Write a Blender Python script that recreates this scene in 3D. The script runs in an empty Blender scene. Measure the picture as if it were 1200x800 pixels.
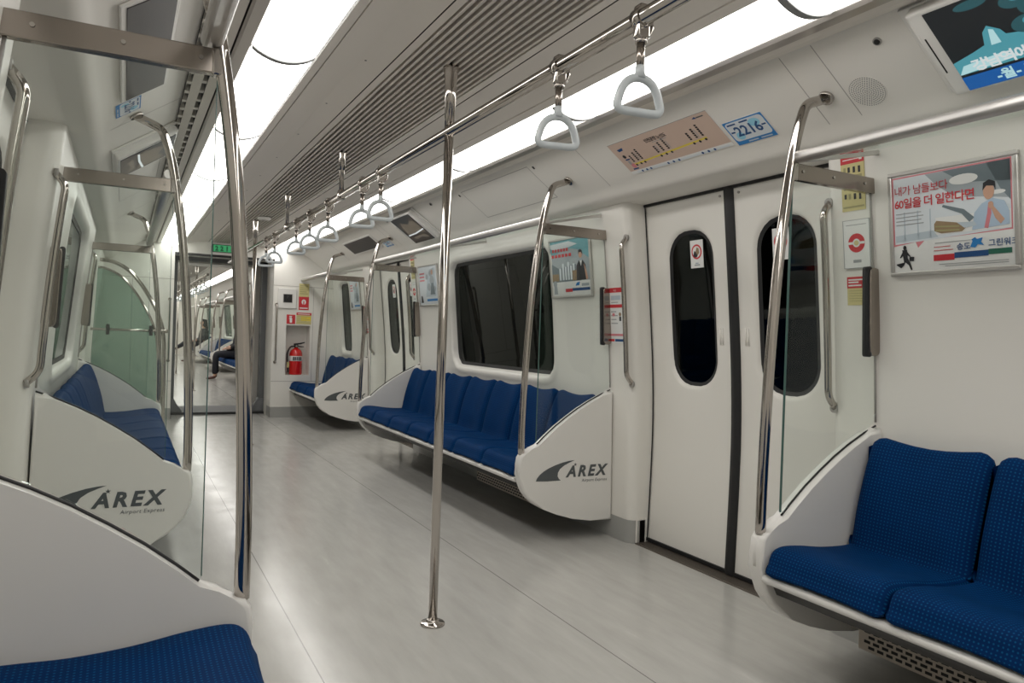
import bpy, bmesh, math, random
from mathutils import Vector
random.seed(7)
C = bpy.context.scene.collection
pi = math.pi

# ------------------------------------------------------------------ materials
MATS = {}
def mat(name, col=(.5, .5, .5), rough=.5, metal=0., emit=None, estr=1., spec=.5, coat=0.):
    if name in MATS: return MATS[name]
    m = bpy.data.materials.new(name); m.use_nodes = True
    b = m.node_tree.nodes['Principled BSDF']
    b.inputs['Base Color'].default_value = (*col, 1)
    b.inputs['Roughness'].default_value = rough
    b.inputs['Metallic'].default_value = metal
    b.inputs['Specular IOR Level'].default_value = spec
    b.inputs['Coat Weight'].default_value = coat
    if emit:
        b.inputs['Emission Color'].default_value = (*emit, 1)
        b.inputs['Emission Strength'].default_value = estr
    MATS[name] = m
    return m

def noise_bump(m, scale=60, strength=.05, dist=.002):
    nt = m.node_tree; b = nt.nodes['Principled BSDF']
    tc = nt.nodes.new('ShaderNodeTexCoord'); n = nt.nodes.new('ShaderNodeTexNoise'); bp = nt.nodes.new('ShaderNodeBump')
    n.inputs['Scale'].default_value = scale; bp.inputs['Strength'].default_value = strength; bp.inputs['Distance'].default_value = dist
    nt.links.new(tc.outputs['Object'], n.inputs['Vector']); nt.links.new(n.outputs['Fac'], bp.inputs['Height'])
    nt.links.new(bp.outputs['Normal'], b.inputs['Normal'])

WALL = mat('wall_paint', (.79, .77, .725), .32); noise_bump(WALL, 40, .02)
SHELL = mat('seat_shell_plastic', (.76, .745, .715), .3, coat=.1)
VAL = mat('valance_panel', (.76, .735, .69), .38)
CEIL = mat('ceiling_panel', (.72, .675, .62), .42)
GREYTRIM = mat('grey_trim', (.36, .34, .32), .4)
SKIRT = mat('skirting_vinyl', (.36, .36, .345), .35)
STEEL = mat('polished_steel', (.50, .465, .43), .09, 1.)
STRIP = mat('lamp_edge_strip', (.50, .47, .44), .3, .9)
BRUSH = mat('brushed_steel', (.35, .31, .275), .22, 1.)
ALU = mat('satin_aluminium', (.66, .64, .62), .34, .85)
SILL = mat('door_sill_metal', (.15, .13, .11), .42, .5)
BLACK = mat('black_rubber', (.012, .012, .013), .5)
DARK = mat('dark_recess', (.007, .0068, .0065), .7)
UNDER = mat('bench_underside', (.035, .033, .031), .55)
HEAT = mat('heater_guard_paint', (.50, .44, .37), .5)
GBAND = mat('lamp_joint_grey', (.26, .265, .265), .5)
RING = mat('strap_ring_plastic', (.56, .60, .62), .32)
SLAT = mat('grille_slat', (.64, .59, .54), .42)
RUBGREY = mat('gangway_rubber', (.10, .105, .11), .6); FOLD = mat('gangway_folds', (.30, .29, .27), .6)
WHITE = mat('print_white', (.78, .78, .77), .5)
LIGHT = mat('lamp_diffuser', (.8, .8, .78), .5, emit=(1., .975, .93), estr=3.4)
RED = mat('sign_red', (.55, .018, .015), .4)
EXTRED = mat('extinguisher_red', (.62, .012, .012), .22, coat=.6)
YEL = mat('sign_cream_yellow', (.62, .55, .26), .5)
INK = mat('print_ink', (.02, .02, .025), .5)
GREYINK = mat('logo_grey', (.085, .095, .10), .45)
MIDGREY = mat('print_grey', (.35, .36, .37), .5)

def glass_mat(name, tint, rough=.015, f0=.04, gain=.9):
    """thin glass: Schlick reflection that is the same from both faces"""
    m = bpy.data.materials.new(name); m.use_nodes = True; nt = m.node_tree
    for n in list(nt.nodes): nt.nodes.remove(n)
    out = nt.nodes.new('ShaderNodeOutputMaterial'); mx = nt.nodes.new('ShaderNodeMixShader')
    tr = nt.nodes.new('ShaderNodeBsdfTransparent'); gl = nt.nodes.new('ShaderNodeBsdfGlossy'); lw = nt.nodes.new('ShaderNodeLayerWeight')
    tr.inputs['Color'].default_value = (*tint, 1); gl.inputs['Roughness'].default_value = rough
    gl.inputs['Color'].default_value = (.9, .95, .93, 1); lw.inputs['Blend'].default_value = .5
    pw = nt.nodes.new('ShaderNodeMath'); pw.operation = 'POWER'; pw.inputs[1].default_value = 5
    ma = nt.nodes.new('ShaderNodeMath'); ma.operation = 'MULTIPLY_ADD'; ma.inputs[1].default_value = gain; ma.inputs[2].default_value = f0
    nt.links.new(lw.outputs['Facing'], pw.inputs[0]); nt.links.new(pw.outputs[0], ma.inputs[0]); nt.links.new(ma.outputs[0], mx.inputs[0])
    nt.links.new(tr.outputs[0], mx.inputs[1]); nt.links.new(gl.outputs[0], mx.inputs[2])
    nt.links.new(mx.outputs[0], out.inputs[0])
    return m
GLASS = glass_mat('partition_glass', (.955, .975, .962), .015, .022, .6)
GREEN_GLASS = glass_mat('green_partition_glass', (.61, .72, .675))
EDGE = mat('glass_edge_green', (.07, .14, .125), .2)
PANE = glass_mat('dark_window_glass', (.10, .11, .11), .02, .035, .6)

# floor: speckled grey vinyl with pale streaks and welded seams
def floor_mat():
    m = mat('floor_vinyl', (.40, .395, .375), .22)
    nt = m.node_tree; b = nt.nodes['Principled BSDF']; L = nt.links
    tc = nt.nodes.new('ShaderNodeTexCoord')
    mp = nt.nodes.new('ShaderNodeMapping'); mp.inputs['Scale'].default_value = (16, 2.6, 1)
    mp.inputs['Rotation'].default_value = (0, 0, .16)
    n1 = nt.nodes.new('ShaderNodeTexNoise'); n1.inputs['Scale'].default_value = 1.; n1.inputs['Detail'].default_value = 5
    n1.inputs['Roughness'].default_value = .6
    r1 = nt.nodes.new('ShaderNodeValToRGB'); r1.color_ramp.elements[0].position = .25; r1.color_ramp.elements[1].position = .80
    r1.color_ramp.elements[0].color = (.42, .413, .39, 1); r1.color_ramp.elements[1].color = (.56, .555, .53, 1)
    e = r1.color_ramp.elements.new(.66); e.color = (.485, .478, .455, 1)
    L.new(tc.outputs['Object'], mp.inputs['Vector']); L.new(mp.outputs[0], n1.inputs['Vector']); L.new(n1.outputs['Fac'], r1.inputs[0])
    # seams
    sx = nt.nodes.new('ShaderNodeSeparateXYZ'); L.new(tc.outputs['Object'], sx.inputs[0])
    prev = r1.outputs[0]
    for pos, ax in ((-.481, 0), (.481, 0)):
        a = nt.nodes.new('ShaderNodeMath'); a.operation = 'SUBTRACT'; a.inputs[1].default_value = pos
        L.new(sx.outputs[ax], a.inputs[0])
        ab = nt.nodes.new('ShaderNodeMath'); ab.operation = 'ABSOLUTE'; L.new(a.outputs[0], ab.inputs[0])
        lt = nt.nodes.new('ShaderNodeMath'); lt.operation = 'LESS_THAN'; lt.inputs[1].default_value = .0022; L.new(ab.outputs[0], lt.inputs[0])
        mx = nt.nodes.new('ShaderNodeMixRGB'); mx.inputs[2].default_value = (.19, .185, .175, 1)
        L.new(lt.outputs[0], mx.inputs[0]); L.new(prev, mx.inputs[1]); prev = mx.outputs[0]
    L.new(prev, b.inputs['Base Color'])
    n2 = nt.nodes.new('ShaderNodeTexNoise'); n2.inputs['Scale'].default_value = 7; n2.inputs['Detail'].default_value = 3
    rr = nt.nodes.new('ShaderNodeMapRange'); rr.inputs[3].default_value = .12; rr.inputs[4].default_value = .27
    L.new(tc.outputs['Object'], n2.inputs['Vector']); L.new(n2.outputs['Fac'], rr.inputs[0]); L.new(rr.outputs[0], b.inputs['Roughness'])
    return m
FLOOR = floor_mat()

# blue moquette with a fine grid of paler dots (uses the cushion's UVs, in metres)
def fabric_mat():
    m = mat('blue_moquette', (.004, .05, .17), .7, spec=.06)
    nt = m.node_tree; b = nt.nodes['Principled BSDF']; L = nt.links
    b.inputs['Sheen Weight'].default_value = .02; b.inputs['Sheen Tint'].default_value = (.0, .35, .9, 1)
    uv = nt.nodes.new('ShaderNodeUVMap'); uv.uv_map = 'UVMap'
    vm = nt.nodes.new('ShaderNodeVectorMath'); vm.operation = 'SCALE'; vm.inputs['Scale'].default_value = 1 / .0112
    L.new(uv.outputs[0], vm.inputs[0])
    fr = nt.nodes.new('ShaderNodeVectorMath'); fr.operation = 'FRACTION'; L.new(vm.outputs[0], fr.inputs[0])
    sb = nt.nodes.new('ShaderNodeVectorMath'); sb.operation = 'SUBTRACT'; sb.inputs[1].default_value = (.5, .5, 0); L.new(fr.outputs[0], sb.inputs[0])
    ln = nt.nodes.new('ShaderNodeVectorMath'); ln.operation = 'LENGTH'; L.new(sb.outputs[0], ln.inputs[0])
    rp = nt.nodes.new('ShaderNodeMapRange'); rp.inputs[1].default_value = .13; rp.inputs[2].default_value = .27
    rp.inputs[3].default_value = 1; rp.inputs[4].default_value = 0; L.new(ln.outputs['Value'], rp.inputs[0])
    n = nt.nodes.new('ShaderNodeTexNoise'); n.inputs['Scale'].default_value = 9
    L.new(uv.outputs[0], n.inputs['Vector'])
    c0 = nt.nodes.new('ShaderNodeMixRGB'); c0.inputs[1].default_value = (.0001, .015, .066, 1); c0.inputs[2].default_value = (.0001, .025, .112, 1)
    L.new(n.outputs['Fac'], c0.inputs[0])
    mx = nt.nodes.new('ShaderNodeMixRGB'); mx.inputs[2].default_value = (.002, .07, .19, 1)
    L.new(rp.outputs[0], mx.inputs[0]); L.new(c0.outputs[0], mx.inputs[1]); L.new(mx.outputs[0], b.inputs['Base Color'])
    return m
FABRIC = fabric_mat()

# ------------------------------------------------------------------ mesh building
def Vc(*a): return Vector(a)

class MB:
    """collects shapes (world coordinates) for ONE mesh object"""
    def __init__(self): self.bm = bmesh.new(); self.uv = None; self.mi = 0; self.mats = []
    def m(self, material):
        if material not in self.mats: self.mats.append(material)
        self.mi = self.mats.index(material); return self
    def face(self, vs, smooth=False):
        try: f = self.bm.faces.new(vs)
        except ValueError: return None
        f.material_index = self.mi; f.smooth = smooth; return f
    def poly(self, pts, smooth=False):
        return self.face([self.bm.verts.new(p) for p in pts], smooth)
    def hull_box(self, c8, bevel=0., seg=2):
        vs = [self.bm.verts.new(p) for p in c8]
        fs = [self.face([vs[i] for i in q]) for q in ((0, 3, 2, 1), (4, 5, 6, 7), (0, 1, 5, 4), (1, 2, 6, 5), (2, 3, 7, 6), (3, 0, 4, 7))]
        if bevel > 0:
            es = list({e for f in fs for e in f.edges})
            r = bmesh.ops.bevel(self.bm, geom=es, offset=bevel, segments=seg, profile=.5, affect='EDGES')
            for f in r['faces']: f.material_index = self.mi; f.smooth = True
        return self
    def box(self, x0, x1, y0, y1, z0, z1, bevel=0., seg=2):
        x0, x1 = sorted((x0, x1)); y0, y1 = sorted((y0, y1)); z0, z1 = sorted((z0, z1))
        return self.hull_box([(x0, y0, z0), (x1, y0, z0), (x1, y1, z0), (x0, y1, z0), (x0, y0, z1), (x1, y0, z1), (x1, y1, z1), (x0, y1, z1)], bevel, seg)
    def obox(self, O, R, U, N, x0, x1, y0, y1, n0, n1, bevel=0., seg=2):
        P = lambda x, y, n: O + R * x + U * y + N * n
        return self.hull_box([P(x0, y0, n0), P(x1, y0, n0), P(x1, y1, n0), P(x0, y1, n0), P(x0, y0, n1), P(x1, y0, n1), P(x1, y1, n1), P(x0, y1, n1)], bevel, seg)
    def loft(self, rings, closed=True, caps=False, smooth=True, flip=False):
        R = [[self.bm.verts.new(p) for p in r] for r in rings]
        n = len(R[0])
        for a, b in zip(R, R[1:]):
            for i in range(n if closed else n - 1):
                j = (i + 1) % n
                self.face([a[i], a[j], b[j], b[i]], smooth)
        if caps:
            self.face(R[0][::-1]); self.face(R[-1])
        return R
    def tube(self, pts, r, seg=12, caps=True, closed=False):
        pts = [Vector(p) for p in pts]; n = len(pts)
        rs = r if isinstance(r, (list, tuple)) else [r] * n
        rings = []; up = None
        for i, p in enumerate(pts):
            if closed: t = (pts[(i + 1) % n] - pts[i - 1]).normalized()
            else: t = ((pts[min(i + 1, n - 1)] - pts[max(i - 1, 0)])).normalized()
            if up is None:
                a = Vector((0, 0, 1)) if abs(t.z) < .9 else Vector((1, 0, 0))
                up = (a - t * a.dot(t)).normalized()
            else: up = (up - t * up.dot(t)).normalized()
            w = t.cross(up)
            rings.append([p + (up * math.cos(2 * pi * k / seg) + w * math.sin(2 * pi * k / seg)) * rs[i] for k in range(seg)])
        if closed: rings.append(rings[0])
        if closed:
            R = [[self.bm.verts.new(p) for p in q] for q in rings[:-1]]; R.append(R[0])
            for a, b in zip(R, R[1:]):
                for i in range(seg): self.face([a[i], a[(i + 1) % seg], b[(i + 1) % seg], b[i]], True)
        else: self.loft(rings, True, caps)
        return self
    def lathe(self, c, prof, seg=20, axis='z'):
        rings = []
        for r, h in prof:
            rings.append([(c[0] + r * math.cos(2 * pi * k / seg), c[1] + r * math.sin(2 * pi * k / seg), c[2] + h) for k in range(seg)])
        self.loft(rings, True, True); return self
    def prism(self, poly, fn, a, b, bevel=0., seg=2):
        """poly: 2-D outline; fn(u,v,w) -> world; extruded w from a to b"""
        A = [self.bm.verts.new(fn(u, v, a)) for u, v in poly]; B = [self.bm.verts.new(fn(u, v, b)) for u, v in poly]
        n = len(poly); fs = [self.face(A[::-1]), self.face(B)]
        caps = fs[:]
        for i in range(n): fs.append(self.face([A[i], A[(i + 1) % n], B[(i + 1) % n], B[i]], True))
        if bevel:
            es = list({e for f in caps for e in f.edges})
            r = bmesh.ops.bevel(self.bm, geom=es, offset=bevel, segments=seg, profile=.5, affect='EDGES')
            for f in r['faces']: f.material_index = self.mi; f.smooth = True
        return self
    def build(self, name, parent=None, normals=True, mats=None):
        if normals: bmesh.ops.recalc_face_normals(self.bm, faces=self.bm.faces)
        off = wloc(parent) if parent else Vector((0, 0, 0))
        if off.length: bmesh.ops.translate(self.bm, verts=self.bm.verts, vec=-off)
        me = bpy.data.meshes.new(name); self.bm.to_mesh(me); self.bm.free()
        for mm in (mats or self.mats): me.materials.append(mm)
        o = bpy.data.objects.new(name, me); C.objects.link(o)
        if parent: o.parent = parent
        return o

def wloc(o):
    v = Vector((0, 0, 0))
    while o: v += o.location; o = o.parent
    return v
def thing(name, label, cat, loc=(0, 0, 0), group=None):
    o = bpy.data.objects.new(name, None); C.objects.link(o); o.location = loc; o.empty_display_size = .1
    return tag(o, label, cat, group)
def tag(o, label, cat, group=None):
    o['label'] = label; o['category'] = cat
    if group: o['group'] = group
    return o
def struct(o): o['kind'] = 'structure'; return o
def sempty(name, loc):
    o = bpy.data.objects.new(name, None); C.objects.link(o); o.location = loc; return struct(o)
def dup(root, dloc, label, group=None):
    r = root.copy(); C.objects.link(r); r.location = Vector(root.location) + Vector(dloc); r['label'] = label
    if group: r['group'] = group
    def rec(a, b):
        for ch in [c for c in C.objects if c.parent == a]:
            c = ch.copy(); C.objects.link(c); c.parent = b; rec(ch, c)
    rec(root, r); return r

def fillet(pts, rad, n=6):
    pts = [Vector(p) for p in pts]; out = [pts[0]]
    for a, b, c in zip(pts, pts[1:], pts[2:]):
        d0 = (a - b); d1 = (c - b); r = min(rad, d0.length * .48, d1.length * .48)
        p0 = b + d0.normalized() * r; p1 = b + d1.normalized() * r
        for i in range(n + 1):
            t = i / n; out.append(p0 * (1 - t) ** 2 + b * 2 * t * (1 - t) + p1 * t * t)
    out.append(pts[-1]); return out
def spline(pts, n=6):
    pts = [Vector(p) for p in pts]; out = []
    P = [pts[0] * 2 - pts[1]] + pts + [pts[-1] * 2 - pts[-2]]
    for i in range(1, len(P) - 2):
        for k in range(n):
            t = k / n; a, b, c, d = P[i - 1:i + 3]
            out.append(.5 * ((2 * b) + (c - a) * t + (2 * a - 5 * b + 4 * c - d) * t * t + (3 * b - a - 3 * c + d) * t ** 3))
    out.append(pts[-1]); return out
def rrect(x0, x1, y0, y1, r, n=5):
    out = []
    for cx, cy, a0 in ((x1 - r, y0 + r, -90), (x1 - r, y1 - r, 0), (x0 + r, y1 - r, 90), (x0 + r, y0 + r, 180)):
        for k in range(n + 1):
            a = math.radians(a0 + 90 * k / n); out.append((cx + r * math.cos(a), cy + r * math.sin(a)))
    return out

# ------------------------------------------------------------------ flat printed graphics
_TXT = {}
def text_polys(body, size, bold=0., shear=0., align='LEFT', space=1., res=2):
    key = (body, bold, shear, align, space, res)
    if key not in _TXT:
        cu = bpy.data.curves.new('txt', 'FONT'); cu.body = body; cu.size = 1; cu.align_x = align; cu.offset = bold
        cu.shear = shear; cu.space_character = space; cu.resolution_u = res; cu.fill_mode = 'FRONT'
        ob = bpy.data.objects.new('txt', cu); C.objects.link(ob)
        me = bpy.data.meshes.new_from_object(ob.evaluated_get(bpy.context.evaluated_depsgraph_get()))
        _TXT[key] = ([(v.co.x, v.co.y) for v in me.vertices], [list(p.vertices) for p in me.polygons])
        bpy.data.objects.remove(ob); bpy.data.curves.remove(cu); bpy.data.meshes.remove(me)
    vs, fs = _TXT[key]
    return [(x * size, y * size) for x, y in vs], fs

class Print:
    """a flat printed sheet standing at O, R to its right, U up; layers are real, fractions of a millimetre apart"""
    def __init__(s, O, R, U):
        s.O, s.R, s.U = Vector(O), Vector(R).normalized(), Vector(U).normalized(); s.N = s.R.cross(s.U); s.mb = MB(); s.k = 1
        s.dx = s.dy = 0.; s.step = .0004
    def P(s, x, y, n): return s.O + s.R * (x + s.dx) + s.U * (y + s.dy) + s.N * n
    def plate(s, w, h, t, m, bevel=0.):
        s.mb.m(m).obox(s.O, s.R, s.U, s.N, 0, w, 0, h, .0003, t, bevel); s.base = t; return s
    base = .0
    def _z(s, layer): return s.base + s.step * layer
    def poly(s, pts, m, layer=1):
        a = sum(p[0] * q[1] - q[0] * p[1] for p, q in zip(pts, pts[1:] + pts[:1]))
        if a < 0: pts = pts[::-1]
        s.mb.m(m).poly([s.P(x, y, s._z(layer)) for x, y in pts]); return s
    def rect(s, x0, x1, y0, y1, m, layer=1): return s.poly([(x0, y0), (x1, y0), (x1, y1), (x0, y1)], m, layer)
    def circ(s, cx, cy, rx, m, layer=1, ry=None, n=20):
        ry = ry or rx
        return s.poly([(cx + rx * math.cos(2 * pi * k / n), cy + ry * math.sin(2 * pi * k / n)) for k in range(n)], m, layer)
    def text(s, body, x, y, size, m, layer=2, **kw):
        vs, fs = text_polys(body, size, **kw); s.mb.m(m)
        V = [s.mb.bm.verts.new(s.P(x + a, y + b, s._z(layer))) for a, b in vs]
        for f in fs: s.mb.face([V[i] for i in f])
        return s
    def build(s, name, parent=None): return s.mb.build(name, parent, normals=False)

# ------------------------------------------------------------------ car cross-section
_WZ = [(0, 1.385), (.4, 1.38), (.8, 1.372), (1.1, 1.352), (1.4, 1.325), (1.67, 1.292), (1.84, 1.272), (2.2, 1.23)]
_DZ = [(0, 1.498), (.35, 1.508), (.65, 1.512), (.95, 1.497), (1.3, 1.463), (1.82, 1.405), (2.2, 1.36)]
def _lerp(T, z):
    for (a, x), (b, w) in zip(T, T[1:]):
        if z <= b:
            t = (z - a) / (b - a); return x + (w - x) * t
    return T[-1][1]
def sm(T):
    return lambda z: sum(_lerp(T, max(0, z + d)) for d in (-.12, -.08, -.04, 0, .04, .08, .12)) / 7
WX, DX = sm(_WZ), sm(_DZ)
VTOP, VBOT = (.86, 2.079), (1.13, 1.892)
VS = math.hypot(VBOT[0] - VTOP[0], VBOT[1] - VTOP[1])
def val_at(s, x): return Vector((s * x, 0, VTOP[1] + (x - VTOP[0]) * (VBOT[1] - VTOP[1]) / (VBOT[0] - VTOP[0])))
def val_frame(s, x, y):
    O = val_at(s, x); O.y = y
    U = Vector((-(VBOT[0] - VTOP[0]) * s, 0, VTOP[1] - VBOT[1])).normalized()
    return O, Vector((0, -s, 0)), U
def wall_frame(s, y, z, h=.3, X=WX, d=.002):
    a = Vector((s * (X(z) - d), y, z)); b = Vector((s * (X(z + h) - d), y, z + h))
    return a, Vector((0, -s, 0)), (b - a).normalized()

# ------------------------------------------------------------------ walls with window holes
def sd_rr(x, y, hw, hh, r):
    qx, qy = abs(x) - hw + r, abs(y) - hh + r
    return math.hypot(max(qx, 0), max(qy, 0)) + min(max(qx, qy), 0) - r
def ray_rr(a, hw, hh, r):
    lo, hi = 0., 5.
    for _ in range(40):
        m = (lo + hi) / 2
        if sd_rr(m * math.cos(a), m * math.sin(a), hw, hh, r) < 0: lo = m
        else: hi = m
    return lo
def ray_rect(a, l, r, b, t):
    c, s = math.cos(a), math.sin(a); k = 9
    if c > 1e-9: k = min(k, r / c)
    if c < -1e-9: k = min(k, -l / -c) if l < 0 else k
    if s > 1e-9: k = min(k, t / s)
    if s < -1e-9: k = min(k, b / s)
    return k
def holed(mb, s, X, ya, yb, z0, z1, hole, rings, n=72):
    """sheet between ya..yb, z0..z1 on the profile X(z) with a rounded hole; rings: list of (grow, push outwards)"""
    yc, zc, hw, hh, r = hole
    angs = [2 * pi * k / n for k in range(n)]
    for k in range(4):
        base = math.atan2((hh - r) * (1 if k < 2 else -1), (hw - r * .3) * (1 if k in (0, 3) else -1))
        angs += [base + d for d in (-.22, -.12, -.05, .0, .05, .12, .22)]
    for py, pz in ((ya, z0), (yb, z0), (yb, z1), (ya, z1)): angs.append(math.atan2(pz - zc, py - yc))
    angs = sorted({round(a % (2 * pi), 5) for a in angs})
    def P(y, z, d): return (s * (X(z) + d), y, z)
    R = []
    g0, d0 = rings[0]
    for t in (1., .75, .5, .25):
        ring = []
        for a in angs:
            ko = ray_rect(a, ya - yc, yb - yc, z0 - zc, z1 - zc); ki = ray_rr(a, hw + g0, hh + g0, r + g0)
            k = ki + (ko - ki) * t; ring.append(P(yc + k * math.cos(a), zc + k * math.sin(a), 0))
        R.append(ring)
    for g, d in rings:
        R.append([P(yc + (k := ray_rr(a, hw + g, hh + g, max(.005, r + g))) * math.cos(a), zc + k * math.sin(a), d) for a in angs])
    mb.loft(R, True, False, True)
def pane_sheet(mb, s, X, hole, d, th=.006, n=10):
    yc, zc, hw, hh, r = hole
    out = rrect(yc - hw, yc + hw, zc - hh, zc + hh, r, 12)
    for dd in (d, d + th):
        mb.poly([(s * (X(z) + dd), y, z) for y, z in out])
def gasket_ring(mb, s, X, hole, g0, g1, d0, d1):
    yc, zc, hw, hh, r = hole
    A = rrect(yc - hw - g0, yc + hw + g0, zc - hh - g0, zc + hh + g0, r + g0, 12); B = rrect(yc - hw - g1, yc + hw + g1, zc - hh - g1, zc + hh + g1, max(.004, r + g1), 12)
    mb.loft([[(s * (X(z) + d0), y, z) for y, z in A], [(s * (X(z) + d1), y, z) for y, z in B]], True, False, True)

WIN_RINGS = [(.085, 0), (.07, -.006), (.05, -.012), (.03, -.011), (.016, -.001), (.006, .018), (0, .045)]
def jamb(mb, s, y_edge, sign):
    """rounded corner from the wall plane (at y_edge + sign*.07) into the doorway"""
    plan = [(sign * .0, .16), (0, .06)] + [(sign * (.055 - .055 * math.cos(a)), .055 - .055 * math.sin(a)) for a in [k * pi / 12 for k in range(1, 7)]] + [(sign * .075, 0)]
    zs = [1.86 * k / 18 for k in range(19)]
    mb.loft([[(s * (WX(z) + dx), y_edge + dy, z) for dy, dx in plan] for z in zs], False, False, True)
DHW = .625  # half width of a doorway

def build_side(s, tagname, y0, y1, doors, windows, num):
    """one wall of one carriage: wall sheet, skirting, doors, windows"""
    w = MB().m(WALL)
    edges = [y0] + [e for d in doors for e in (d - DHW, d + DHW)] + [y1]
    segs = list(zip(edges[0::2], edges[1::2]))
    sk = MB().m(SKIRT)
    for i, (a, b) in enumerate(segs):
        aa = a + (.075 if i else 0); bb = b - (.075 if i < len(segs) - 1 else 0)
        ws = [h for h in windows if aa < h[0] < bb]
        if ws: holed(w, s, WX, aa, bb, 0, 1.86, ws[0], WIN_RINGS)
        else:
            zs = [1.86 * k / 18 for k in range(19)]
            w.loft([[(s * WX(z), y, z) for y in (aa, (aa + bb) / 2, bb)] for z in zs], False, False, True)
        if i: jamb(w, s, a, 1)
        if i < len(segs) - 1: jamb(w, s, b, -1)
        plan = ([(a, .10), (a, .055)] + [(a + .055 - .055 * math.cos(t), .055 - .055 * math.sin(t)) for t in (.5, 1.05, 1.5)] if i else [(a, 0)]) + \
               ([(b - .055 + .055 * math.cos(t), .055 - .055 * math.sin(t)) for t in (1.5, 1.05, .5)] + [(b, .055), (b, .10)] if i < len(segs) - 1 else [(b, 0)])
        sk.loft([[(s * (WX(z) + dx - .004), y, z) for y, dx in plan] for z in (0, .06, .125)], False, False, True)
    struct(w.build('wall_' + tagname, normals=False))
    struct(sk.build('baseboard_' + tagname, normals=False))
    for h in windows:
        win = sempty('window_%d' % num[0], (s * WX(h[1]), h[0], h[1])); num[0] += 1
        g = MB().m(BLACK); gasket_ring(g, s, WX, h, 0.004, -.022, .030, .036); g.build('gasket', win, normals=False)
        p = MB().m(PANE); pane_sheet(p, s, WX, h, .038); p.build('pane', win, normals=False)

def build_door(s, yc, n):
    d = sempty('door_%d' % n, (s * 1.5, yc, 0))
    for k in (-1, 1):
        hole = (yc + k * .302, 1.268, .158, .385, .135)
        lf = MB().m(WALL)
        a, b = sorted((yc + k * .026, yc + k * (DHW + .01)))
        holed(lf, s, DX, a, b, .022, 1.822, hole, [(.03, 0), (.02, .002), (.01, .008), (.002, .018), (0, .03)], 64)
        leaf = lf.build('door_leaf', d, normals=False)
        g = MB().m(BLACK); gasket_ring(g, s, DX, hole, .006, -.014, .014, .02); g.build('gasket', leaf, normals=False)
        p = MB().m(PANE); pane_sheet(p, s, DX, hole, .022); p.build('pane', leaf, normals=False)
        # recessed finger pull
        q = MB().m(VAL)
        yy = yc + k * .082
        q.tube([(s * (DX(z) - .001), yy, z) for z in (1.09, 1.17)], .004, 8); q.tube([(s * (DX(z) - .001), yy + .017, z) for z in (1.09, 1.17)], .004, 8)
        q.build('finger_pull', leaf)
        e = MB().m(BLACK)
        yo = yc + k * (DHW - .002)
        e.loft([[(s * (DX(z) - .006), yo - .008, z), (s * (DX(z) - .006), yo + .008, z)] for z in [.02 + 1.8 * i / 16 for i in range(17)]], False, False, True)
        e.box(s * DX(.02) - .01, s * DX(.02) + .01, a, b, .012, .03)
        e.build('edge_seal', leaf, normals=False)
        for zz in (1.79,):
            t = MB().m(GREYTRIM); yb = yc + k * .06
            t.tube([(s * (DX(zz) - .006), yb, zz), (s * (DX(zz) + .004), yb, zz)], .006, 8); t.build('bolt', leaf)
    c = MB().m(BLACK)
    zs = [.012 + 1.81 * i / 18 for i in range(19)]
    c.loft([[(s * (DX(z) + .01), yc - .03, z), (s * (DX(z) - .012), yc - .026, z), (s * (DX(z) - .016), yc, z), (s * (DX(z) - .012), yc + .026, z), (s * (DX(z) + .01), yc + .03, z)] for z in zs], False, False, True)
    c.build('center_seal', d, normals=False)
    t = MB().m(BLACK); t.box(s * 1.393, s * 1.412, yc - DHW, yc + DHW, 1.813, 1.828); t.build('head_seal', d)
    sl = MB().m(SILL)
    sl.box(s * 1.415, s * 1.56, yc - DHW, yc + DHW, -.02, .006, .002)
    for i in range(7): sl.box(s * (1.424 + .011 * i), s * (1.428 + .011 * i), yc - DHW + .01, yc + DHW - .01, .006, .0085)
    sl.build('threshold', d)

# near carriage ---------------------------------------------------------------
YB, YE = -2.3, 9.5
D1, D2 = 2.6, 7.28
num = [1]
WMID = lambda y0=4.06, y1=5.64: ((y0 + y1) / 2, 1.267, (y1 - y0) / 2, .405, .10)
WEND = (8.98, 1.267, .22, .405, .07)
build_side(1, 'right', YB, YE, [D1, D2], [WMID(), WEND], num)
build_side(-1, 'left', YB, YE, [D1, D2], [WMID()], num)
for i, (s, y) in enumerate(((1, D1), (1, D2), (-1, D1), (-1, D2))): build_door(s, y, i + 1)

# next carriage (mirror image beyond the gangway)
GM = 10.45
MY = lambda y: 2 * GM - y
Y2A, Y2B = MY(9.5), 31.
D3, D4, D5 = MY(D2), MY(D1), MY(D1 - 4.68)
build_side(1, 'right_beyond', Y2A, Y2B, [D3, D4, D5], [WMID(MY(5.64), MY(4.06)), (MY(8.98), 1.267, .22, .405, .07), WMID(19.9, 21.5), WMID(24.6, 26.1)], num)
build_side(-1, 'left_beyond', Y2A, Y2B, [D3, D4], [WMID(MY(5.64), MY(4.06))], num)
for i, (s, y) in enumerate(((1, D3), (1, D4), (-1, D3), (-1, D4), (1, D5))): build_door(s, y, i + 5)

# ------------------------------------------------------------------ floor, ceiling, valances
def slab(name, y0, y1):
    f = MB().m(FLOOR)
    f.poly([(-1.56, y0, 0), (1.56, y0, 0), (1.56, y1, 0), (-1.56, y1, 0)])
    return struct(f.build(name, normals=False))
slab('floor', YB, 9.98); slab('floor_beyond', 10.92, Y2B)

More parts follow.
